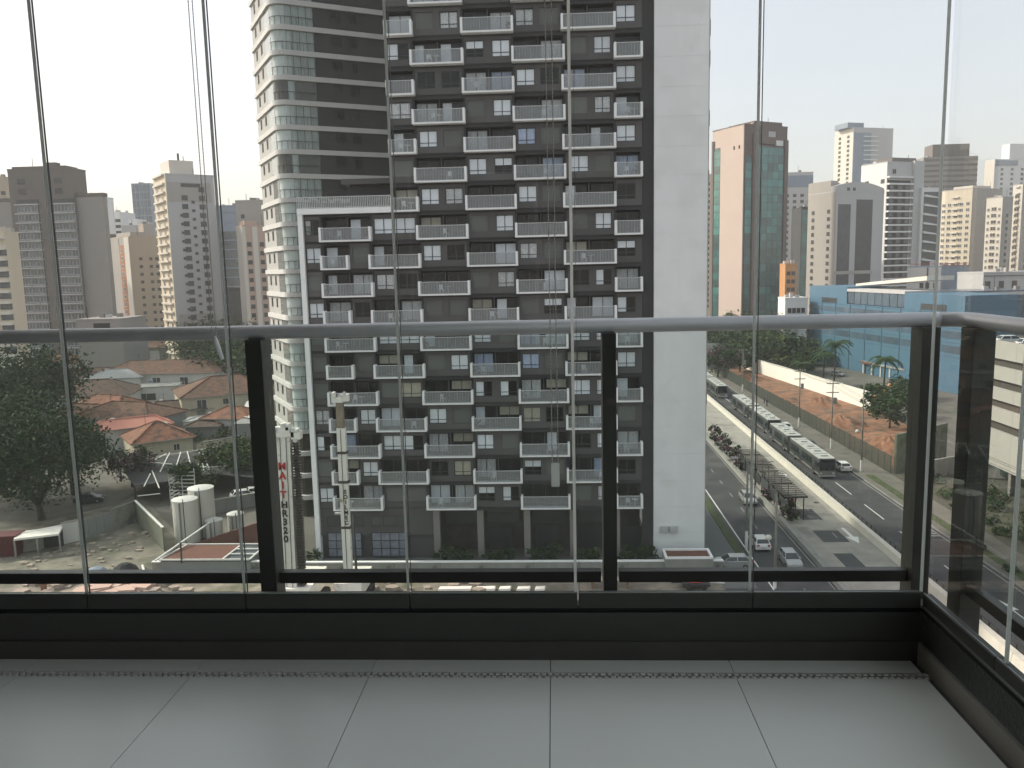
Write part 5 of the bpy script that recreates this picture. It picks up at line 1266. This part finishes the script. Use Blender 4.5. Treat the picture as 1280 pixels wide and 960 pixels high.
# ================================================================= STREET FURNITURE
def lamppost(label,x,y,h,arm=None,globe=None,base=2.0,name='street_lamp',col='pole_grey',wires=True):
    t=thing(name,label,'street lamp' if arm or globe else 'utility pole',(x,y,0))
    MB().tube([(0,0,0),(0,0,h)],[.17,.10],8).build('pole',col,t,smooth=True)
    if base: MB().tube([(0,0,0),(0,0,base)],.19,8).build('painted_base','paint_white',t)
    if arm: MB().tube([(0,0,h-.2),(arm*.5,0,h+.25),(arm,0,h+.2)],.06,6).build('arm',col,t); MB().box(arm-.35,arm+.35,-.15,.15,h+.08,h+.26).build('lamp_head','grey_pale',t)
    if globe:
        b=MB(); b.lathe([(.05,-.3),(.28,-.15),(.34,.05),(.22,.27),(.03,.34)],12); b.build('globe','lamp_glass',t,(globe[0],0,globe[1]),smooth=True); MB().bar((0,0,globe[1]),(globe[0],0,globe[1]),.06).build('bracket',col,t)
    return t
def upole(label,x,y,h):
    t=lamppost(label,x,y,h,name='utility_pole',col='pole_grey'); 
    for z in (h-.6,h-2.2): MB().box(-1.1,1.1,-.06,.06,z,z+.14).build('crossarm','rig_dark',t)
    for x_ in (-1,-.5,.5,1): MB().tube([(x_,0,h-.46),(x_,0,h-.2)],.06,6).build('insulator','house_white',t)
    MB().lathe([(.3,h-4.2),(.3,h-3.1)],10,(.5,0)).build('transformer','house_grey',t); t['category']='utility pole'; return t
upole('utility pole standing farthest up the right pavement, behind the second bus',49.6,219.7,11.5); upole('utility pole between the second and third buses on the right pavement',50.2,171,12.2); upole('utility pole with two crossarms beside the front bus',49.9,150,12.6)
lamppost('tall pole with a globe lamp beside the white car',49.2,133.2,14.5,globe=(-.8,6.7)); upole('wooden pole beyond the white slab, above the rearmost bus',47.9,262,10)
lamppost('slim lamp pole with a globe at the left edge of the avenue',22.75,84.5,10.3,globe=(-.75,5.5)); lamppost('second lamp pole up the left edge of the avenue',22.6,96.8,11,arm=-1.5,base=2.2)
lamppost('dark lamp post with a short arm before the dark tower, right of the slim mast',gnd(446,742).x,83.5,8.6,arm=-1.6,base=None,col='steel_dark')
# overhead wires
wr=thing('overhead_wires','thin overhead wires strung along the right-hand utility poles','wires',(0,0,0))
for dx in (-1,-.5,.5,1):
    pts=[(47.9,262,9.7),(49.6,219.7,11.1),(50.2,171,11.8),(49.9,150,12.2),(49.6,120,11.5),(49.5,70,11.5)]
    for p,q in zip(pts[:-1],pts[1:]):
        P_=[Vector(p).lerp(Vector(q),s_/6)+Vector((dx,0,-4*.012*(Vector(q)-Vector(p)).length*(s_/6)*(1-s_/6))) for s_ in range(7)]; MB().tube(P_,.022,4).build('wire','black',wr)
# bus shelter in the median
sh=thing('bus_shelter','long dark bus shelter with slatted roof on the median','bus shelter',(31.6,108,0))
for k in range(9):
    y=k*3.6
    for x in (-.9,1.0): MB().box(x-.06,x+.06,y-.06,y+.06,0,3.0).build('post','steel_dark',sh)
    MB().box(-1.3,1.5,y-.05,y+.05,3.0,3.14).build('roof_beam','steel_dark',sh)
for k in range(29): MB().box(-1.5,1.6,k*1.0-.02,k*1.0+.5,3.15,3.2).build('roof_slat','rig_dark',sh)
for k in range(6): MB().box(-.98,-.94,k*5+.3,k*5+4.4,.6,2.3).build('side_panel','far_glass_dark',sh)
for k in range(4): MB().box(.1,.6,k*7+1,k*7+4,.42,.5).build('seat','steel_dark',sh)
# mesh fence
t=thing('mesh_fence','tall dark mesh fence between pavement and construction site','fence',(53.4,132,0),atan2(128,-3.2))
n=51
for k in range(n): MB().box(k*2.5-.04,k*2.5+.04,-.04,.04,0,3.0).build('post','steel_dark',t)
b=MB()
for k in range(int(n*2.5/.16)): b.box(k*.16-.04,k*.16+.04,-.01,.01,.1,2.95)
for z in range(14): b.box(0,127,-.012,.012,.2+z*.2,.222+z*.2)
b.build('mesh','fence_green',t)['kind']='stuff'
wallrun('dark green hedge-covered wall right of the mesh fence',(53.9,131.8,0),(66,141,0),6.4,.4,'wall_moss',None,3)
g1=gnd(1068,566); g2=gnd(1140,575)
wallrun('grey concrete wall behind the bush on the right pavement',(57.4,128,0),(63.8,131.5,0),2.9,.2,'concrete','concrete',2)
gt=thing('metal_gate','dark vertical-bar gate between the mesh fence and grey wall','gate',(54.0,127.5,0))
for i in range(8): MB().box(i*.42,i*.42+.1,-.03,.03,0,2.7).build('bar','steel_dark',gt)
MB().box(0,3.1,-.04,.04,2.6,2.75).build('top_rail','steel_dark',gt)
# construction site
sp=[(53.6,134),(66,142),(76,190),(70,235),(60,285),(50.6,262),(52.6,190)]
struct(MB().sheet(sp,.02).build('red_soil_ground','red_soil'))
rr=random.Random(12)
def mound(label,x,y,r,h,m='red_soil'):
    b=MB(); N=18; vs=[(0,0,h)]; 
    for j in range(1,5):
        for i in range(N):
            a=2*pi*i/N; q=r*j/4*rr.uniform(.85,1.15); vs.append((q*cos(a),q*sin(a)*1.6,max(-.05,h*(1-(j/4)**1.3)+rr.uniform(-.15,.2)*h*(j<4)-(.2 if j==4 else 0))))
    fs=[(0,1+i,1+(i+1)%N) for i in range(N)]
    for j in range(3):
        for i in range(N): fs.append((1+j*N+i,1+(j+1)*N+i,1+(j+1)*N+(i+1)%N,1+j*N+(i+1)%N))
    tag(b.add(vs,fs).build('soil_mound',m,None,(x,y,.02)),label,'soil mound')
mound('long red soil mound nearest the hedge wall',61,152,4.5,2.0); mound('red soil heap in the middle of the site behind the poles',60,175,5,1.8); mound('red soil bank under the white site wall',64,200,4,1.6); mound('orange soil heap at the far end of the site',57,245,4,1.4); mound('flat red heap just behind the mesh fence',57.5,205,3,.9)
wallrun('bright white sunlit hoarding wall along the red construction site',(58.5,292,0),(71.8,190,0),4.0,.2,'lot_wall_white','lot_wall_white',3.2,'site_wall','wall')
MB().T=None
dg_=thing('excavator','orange excavator with raised arm at the end of the white site wall','excavator',(gnd(1084,505).x+2,gnd(1084,505).y-2,0),.4)
bevel(MB().box(-1.4,1.4,-1.1,1.1,1.0,2.4).build('body','orange_low',dg_),.15); MB().box(-1.2,0,-1.0,.2,2.4,3.5).build('cab','far_glass_dark',dg_)
for y in (-1.4,.8): bevel(MB().box(-1.7,1.7,y,y+.6,0,.9).build('crawler_track','rubber',dg_),.25)
MB().bar((1.2,.4,2.2),(3.4,.4,4.8),.45,.5).build('boom','orange_low',dg_); MB().bar((3.4,.4,4.8),(5.2,.4,2.8),.35,.35).build('stick','orange_low',dg_); MB().bar((5.2,.4,2.9),(5.0,.4,2.0),.8,.7).build('bucket','rig_dark',dg_)
# manhole covers and repair scars on the avenue
mh=MB().lathe([(.42,.0),(.42,.004)],14).mesh('manhole_cover','rig_dark')
for i,(x,y) in enumerate(((24.1,104),(27.4,124),(36.8,116),(41.1,110),(45.6,126),(45.2,97),(24.4,118),(37,141))):
    tag(ob('manhole_cover',mh,None,(x,y,.0)),f'dark round manhole cover on the avenue, {ORD[i]} of those scattered over its lanes','manhole cover','manhole covers on the avenue')
rs=random.Random(8)
for i in range(14):
    x=rs.choice((rs.uniform(23.2,28.4),rs.uniform(40.2,46.6))); y=rs.uniform(86,190); w_=rs.uniform(.4,1.1); l_=rs.uniform(1.5,7)
    struct(MB().sheet([(x,y),(x+w_,y+rs.uniform(-.2,.2)),(x+w_*rs.uniform(.8,1.1),y+l_),(x-.05,y+l_*rs.uniform(.9,1.05))],-.005).build('road_patch','asphalt2' if i%2 else 'patch_dark'))
# far flyover
q1=gnd(884,433,6); fo=thing('footbridge','pale footbridge crossing the avenue in the far distance','bridge',(q1.x,q1.y,0)); q2=gnd(945,431,6)
MB().box(0,q2.x-q1.x,0,3,5.2,6.0).build('deck','grey_pale',fo); MB().box(0,q2.x-q1.x,-.1,0,6,7.1).build('parapet','grey_pale',fo)
for i in (.1,.5,.9): MB().box((q2.x-q1.x)*i,(q2.x-q1.x)*i+1,1,2,0,5.2).build('pier','grey_pale',fo)

# ================================================================= VEHICLES
def car(label,x,y,rz,paint,kind='hatch',first=None,z=0):
    t=thing('parked_car' if kind=='parked' else 'car',label,'car',(x,y,z),rz)
    L=4.2; Wd=.86
    prof=[(-2.1,.35),(-2.12,.75),(-2.0,1.0),(-1.95,1.02),(1.05,.98),(1.75,.86),(2.08,.68),(2.12,.4),(1.9,.28),(-1.9,.28)]
    vs=[];n=len(prof)
    for sx,k in ((-Wd,.93),(-Wd*.97,1),(Wd*.97,1),(Wd,.93)):
        for (a,z_) in prof: vs.append((a*(1 if abs(sx)<Wd*.98 else .985),sx,.28+(z_-.28)*(k if z_>.3 else 1)))
    fs=[]
    for j in range(3):
        for i in range(n): fs.append((j*n+i,j*n+(i+1)%n,(j+1)*n+(i+1)%n,(j+1)*n+i))
    fs.append(tuple(range(n))[::-1]); fs.append(tuple(3*n+i for i in range(n)))
    MB().add(vs,fs).build('body',paint,t,smooth=False)
    # cabin: roof + glass
    def fr_(x0,x1,w,zz): return [(x0,-w,zz),(x1,-w,zz),(x1,w,zz),(x0,w,zz)]
    lo=fr_(-1.9,1.1,.80,.985); hi=fr_(-1.45 ,.35,.62,1.42)
    MB().add(lo+hi,[(0,1,5,4),(1,2,6,5),(2,3,7,6),(3,0,4,7),(4,5,6,7)]).build('windows','car_glass',t)
    b=MB().add(fr_(-1.5,.38,.64,1.42)+fr_(-1.35,.2,.55,1.48),[(0,1,5,4),(1,2,6,5),(2,3,7,6),(3,0,4,7),(4,5,6,7),(3,2,1,0)])
    for sy in (-1,1):
        b.bar((-1.88,.79*sy,.99),(-1.46,.63*sy,1.43),.10,.05); b.bar((1.08,.79*sy,.99),(.36,.63*sy,1.43),.08,.05); b.bar((-.45,.81*sy,.99),(-.45,.63*sy,1.43),.08,.04)
    b.build('roof',paint,t)
    for wx in (-1.3,1.3):
        for sy in (-1,1):
            w_=MB().tube([(0,-.1,0),(0,.1,0)],.31,14).build('wheel','rubber',t,(wx,.80*sy,.31)); MB().tube([(0,-.11,0),(0,.11,0)],.17,10).build('rim','rim',w_)
    for sy in (-1,1):
        MB().box(2.0,2.1,.5*sy-.16,.5*sy+.16,.6,.74).build('headlight','lamp_glass',t); MB().box(-2.13,-2.08,.62*sy-.13,.62*sy+.13,.74,.95).build('tail_light','tail_red',t)
        MB().box(.7,.88,(.9*sy)-.08,(.9*sy)+.08,.98,1.1).build('mirror',paint,t)
    MB().box(2.1,2.135,-.3,.3,.42,.52).build('number_plate','grey_pale',t); MB().box(-2.15,-2.12,-.25,.25,.55,.66).build('number_plate','grey_pale',t)
    return t
a_=-pi/2
car('white hatchback beside the front bus, next to the globe lamp pole',46.7,134.8,a_+.03+pi,'car_white')
car('silver car driving down the left carriageway beside the low kerb wall',27.3,116.5,a_,'car_silver'); car('pale silver car nearest the sill on the left carriageway',26.3,91.6,a_,'car_silver')
car('white-roofed silver car half hidden behind the globe lamp pole',25.2,94.8,a_+pi,'car_white').location=(24.3,97.5,0)
car('silver estate car parked across the side street by the gatehouse',19.6,90.6,pi,'car_silver')
car('dark car overtaking the front bus on its right side',46.4,151,a_,'car_dark'); car('white car behind the utility pole, beside the front bus rear section',46.8,168,a_,'car_white'); car('dark car between the rearmost bus and the second bus',44.6,203,a_,'car_dark')
for i,(px_,py_,pt) in enumerate(((1036,482,'car_white'),(1050,485,'car_silver'),(1112,462,'car_white'),(1122,459,'car_white'),(1130,463,'car_silver'),(1047,470,'car_silver'))):
    g_=gnd(px_,py_); car(f'{"white" if pt=="car_white" else "silver"} car parked before the blue building, {ORD[i]} of the row',g_.x,g_.y,.4+i,pt,'parked')
for i in range(5):
    car(f'pale car on the roof of the beige parking building, {ORD[i]} from the far end',XW+3.4,yfar-4-i*5.5,.0,'car_white' if i!=2 else 'car_silver','parked',z=zt-1.0)
for i,(px_,py_) in enumerate(((300,628),(318,624),(335,632))):
    g_=gnd(px_,py_); car(f'white car parked under the green tree, {ORD[i]} from the left by the railing post',g_.x,g_.y+2,.5,'car_white','parked')
g_=gnd(112,628); car('dark car parked under the big forked tree in the paved yard',g_.x,g_.y,.3,'car_dark','parked')

def bus(label,secs,x):
    """articulated bus: sections [(y_front, y_rear)], front towards the viewer"""
    t=thing('articulated_bus',label,'bus',(x,secs[0][0],0)); y0_=secs[0][0]; W=1.27
    for i,(a,c) in enumerate(secs):
        a-=y0_; c-=y0_
        bevel(MB().box(-W,W,a,c,.38,3.12).build('body','bus_side',t),.12)
        bevel(MB().box(-W+.1,W-.1,a+.15,c-.15,3.121,3.2).build('roof','bus_roof',t),.05)
        for u in (-W+.06,W-.14): MB().box(u,u+.08,a+.2,c-.2,3.08,3.26).build('roof_edge','bus_roof',t)
        n=max(3,int((c-a)/1.75)); s=(c-a-.6)/n
        for k in range(n):
            yy=a+.3+k*s
            for sx in (-1,1):
                MB().box(sx*W-.012,sx*W+.012,yy+.06,yy+s-.06,1.45,2.55).build('side_window','car_glass',t)
                if k%4==1: MB().box(sx*W-.02,sx*W+.02,yy+.1,yy+s-.1,.5,2.6).build('door','far_glass_dark',t)
        for yy in (a+(c-a)*.18,a+(c-a)*.82):
            for sx in (-1,1):
                w_=MB().tube([(-.14,0,0),(.14,0,0)],.5,16).build('wheel','rubber',t,(sx*(W-.1),yy,.5)); MB().tube([(-.16,0,0),(.16,0,0)],.26,10).build('rim','rim',w_)
        for k in range(max(2,int((c-a)/4))):
            yy=a+1.6+k*3.6; o=bevel(MB().box(-.55,.55,yy,yy+1.3,3.2,3.38).build('roof_hatch','bus_roof',t),.04)
            MB().box(-1.1,1.1,yy+2.0,yy+2.06,3.2,3.24).build('roof_seam','bus_side',t)
        if i: 
            b=MB(); pa=secs[i-1][1]-y0_
            for k in range(5): b.box(-W+.12,W-.12,pa+(a-pa)*k/5+.02,pa+(a-pa)*(k+1)/5-.02,.5,3.05)
            b.build('bellows','rubber',t)
        MB().box(-W-.012,-W,a+.1,c-.1,.55,.85).box(W,W+.012,a+.1,c-.1,.55,.85).build('lower_stripe','bus_front',t)
    MB().box(-W+.12,W-.12,-.03,.0,1.35,2.55).build('windscreen','car_glass',t); MB().box(-W+.25,W-.25,-.04,.0,2.62,2.95).build('destination_sign','black',t)
    MB().box(-W+.04,W-.04,-.06,.0,.42,1.25).build('front_panel','bus_front',t); MB().box(-W,W,-.12,.02,.32,.6).build('bumper','bus_roof',t)
    for sx in (-1,1): MB().box(sx*.95-.2,sx*.95+.2,-.09,-.05,.75,.98).build('headlight','lamp_glass',t); MB().bar((sx*W,-.05,2.7),(sx*(W+.28),-.45,2.6),.05).bar((sx*(W+.28),-.45,2.65),(sx*(W+.28),-.45,2.2),.2,.08).build('mirror','black',t)
    MB().box(-.03,.03,-.045,-.031,1.35,2.55).build('wiper_column','black',t)
    return t
bus('front articulated bus in the queue, dark green with a grey roof',[(129.3,145.6),(147.2,159.5)],42.55)
bus('second articulated bus in the queue, behind the front one',[(162.6,178.6),(180.0,195.5)],43.0)
bus('rearmost articulated bus, partly hidden by the white slab',[(209.6,226),(227.5,240)],42.3)
# motorcycle and rider on the left carriageway
mc=thing('motorcycle','dark motorcycle with its rider coming down beside the white slab','motorcycle',(24.3,139.5,0),a_)
for x in (-.65,.65): MB().tube([(x,-.06,.31),(x,.06,.31)],.31,14).build('wheel','rubber',mc)
bevel(MB().box(-.5,.5,-.14,.14,.45,.85).build('body','car_dark',mc),.06); MB().box(-.6,.1,-.15,.15,.85,.93).build('seat','black',mc); MB().bar((.62,0,.35),(.45,0,1.05),.06).bar((.45,-.32,1.05),(.45,.32,1.05),.05).build('fork','steel_dark',mc)
def person(label,loc,rz,joints,edges,radii,cat='person',helmet=True,mt='cloth_dark'):
    t=thing('person',label,cat,loc,rz); me=bpy.data.meshes.new('body'); me.from_pydata(joints,edges,[]); me.materials.append(MATS[mt]); o=ob('body',me,t)
    sk=o.modifiers.new('skin','SKIN')
    for v,r in zip(me.skin_vertices[0].data,radii): v.radius=(r,r)
    me.skin_vertices[0].data[0].use_root=True
    o.modifiers.new('sub','SUBSURF').levels=1
    return t
J=[(-.15,0,.95),(-.08,0,1.2),(.02,0,1.45),(.05,0,1.58),(.08,0,1.72),(.04,.2,1.42),(.2,.3,1.2),(.42,.28,1.08),(.04,-.2,1.42),(.2,-.3,1.2),(.42,-.28,1.08),(.15,.2,.9),(.05,.22,.5),(.15,.22,.38),(.15,-.2,.9),(.05,-.22,.5),(.15,-.22,.38)]
Ed=[(0,1),(1,2),(2,3),(3,4),(2,5),(5,6),(6,7),(2,8),(8,9),(9,10),(0,11),(11,12),(12,13),(0,14),(14,15),(15,16)]
Rr=[.15,.15,.17,.07,.11,.08,.055,.04,.08,.055,.04,.09,.065,.05,.09,.065,.05]
pr=person('motorcycle rider in dark clothes and a pale helmet, arms on the handlebars',(24.3,139.5,0),a_,J,Ed,Rr)
MB().lathe([(.04,1.6),(.14,1.66),(.155,1.76),(.10,1.87),(.02,1.9)],12,(.08,0)).build('helmet','car_white',pr,smooth=True)
JS=[(0,0,.92),(0,0,1.18),(0,0,1.42),(0,0,1.54),(.02,0,1.68),(.0,.19,1.4),(.05,.24,1.12),(.12,.24,.88),(0,-.19,1.4),(.0,-.24,1.12),(.08,-.24,.88),(.06,.1,.5),(.0,.1,.08),(.12,.11,.04),(-.06,-.1,.5),(-.12,-.1,.08),(0,-.11,.04)]
RS=[.14,.13,.16,.06,.10,.07,.05,.04,.07,.05,.04,.08,.055,.05,.08,.055,.05]
for i,(x,y,m,lb) in enumerate(((32.5,128,'cloth_dark','person in dark clothes waiting under the nearer bus shelter'),(32.2,121,'blind_blue','person in a blue shirt standing in the middle of the bus shelter'),(32.6,113,'cloth_red','person in a red top near the front of the bus shelter'),(50.4,200,'cloth_dark','person in dark clothes walking on the pavement by the mesh fence'),(50.0,196,'cloth_dark','second dark-dressed person on the pavement by the fence, nearer the viewer'))):
    p_=person(lb,(x,y,.14 if x>48 else 0),rr.uniform(0,6),JS,Ed,RS,mt=m); MB().lathe([(.03,1.56),(.095,1.62),(.105,1.7),(.06,1.79),(.01,1.8)],10,(.02,0)).build('head','skin',p_,smooth=True); MB().lathe([(.108,1.70),(.10,1.76),(.05,1.815),(.01,1.825)],10,(.01,0)).build('hair','black',p_,smooth=True)


# ================================================================= HAZE
hz=MB().box(-5200,5200,-500,9200,-1.2,150).mesh('haze','interior'); hz.materials.clear()
hm=bpy.data.materials.new('haze_air'); hm.use_nodes=True; hn=hm.node_tree.nodes; hn.remove(hn['Principled BSDF'])
pv=hn.new('ShaderNodeVolumePrincipled'); pv.inputs['Color'].default_value=(.93,.93,.92,1); pv.inputs['Density'].default_value=.00024; pv.inputs['Anisotropy'].default_value=.1
hm.node_tree.links.new(pv.outputs[0],hn['Material Output'].inputs['Volume']); hz.materials.append(hm); ho=ob('haze',hz); ho['kind']='stuff'; ho['label']='pale city haze between the towers and the sky'
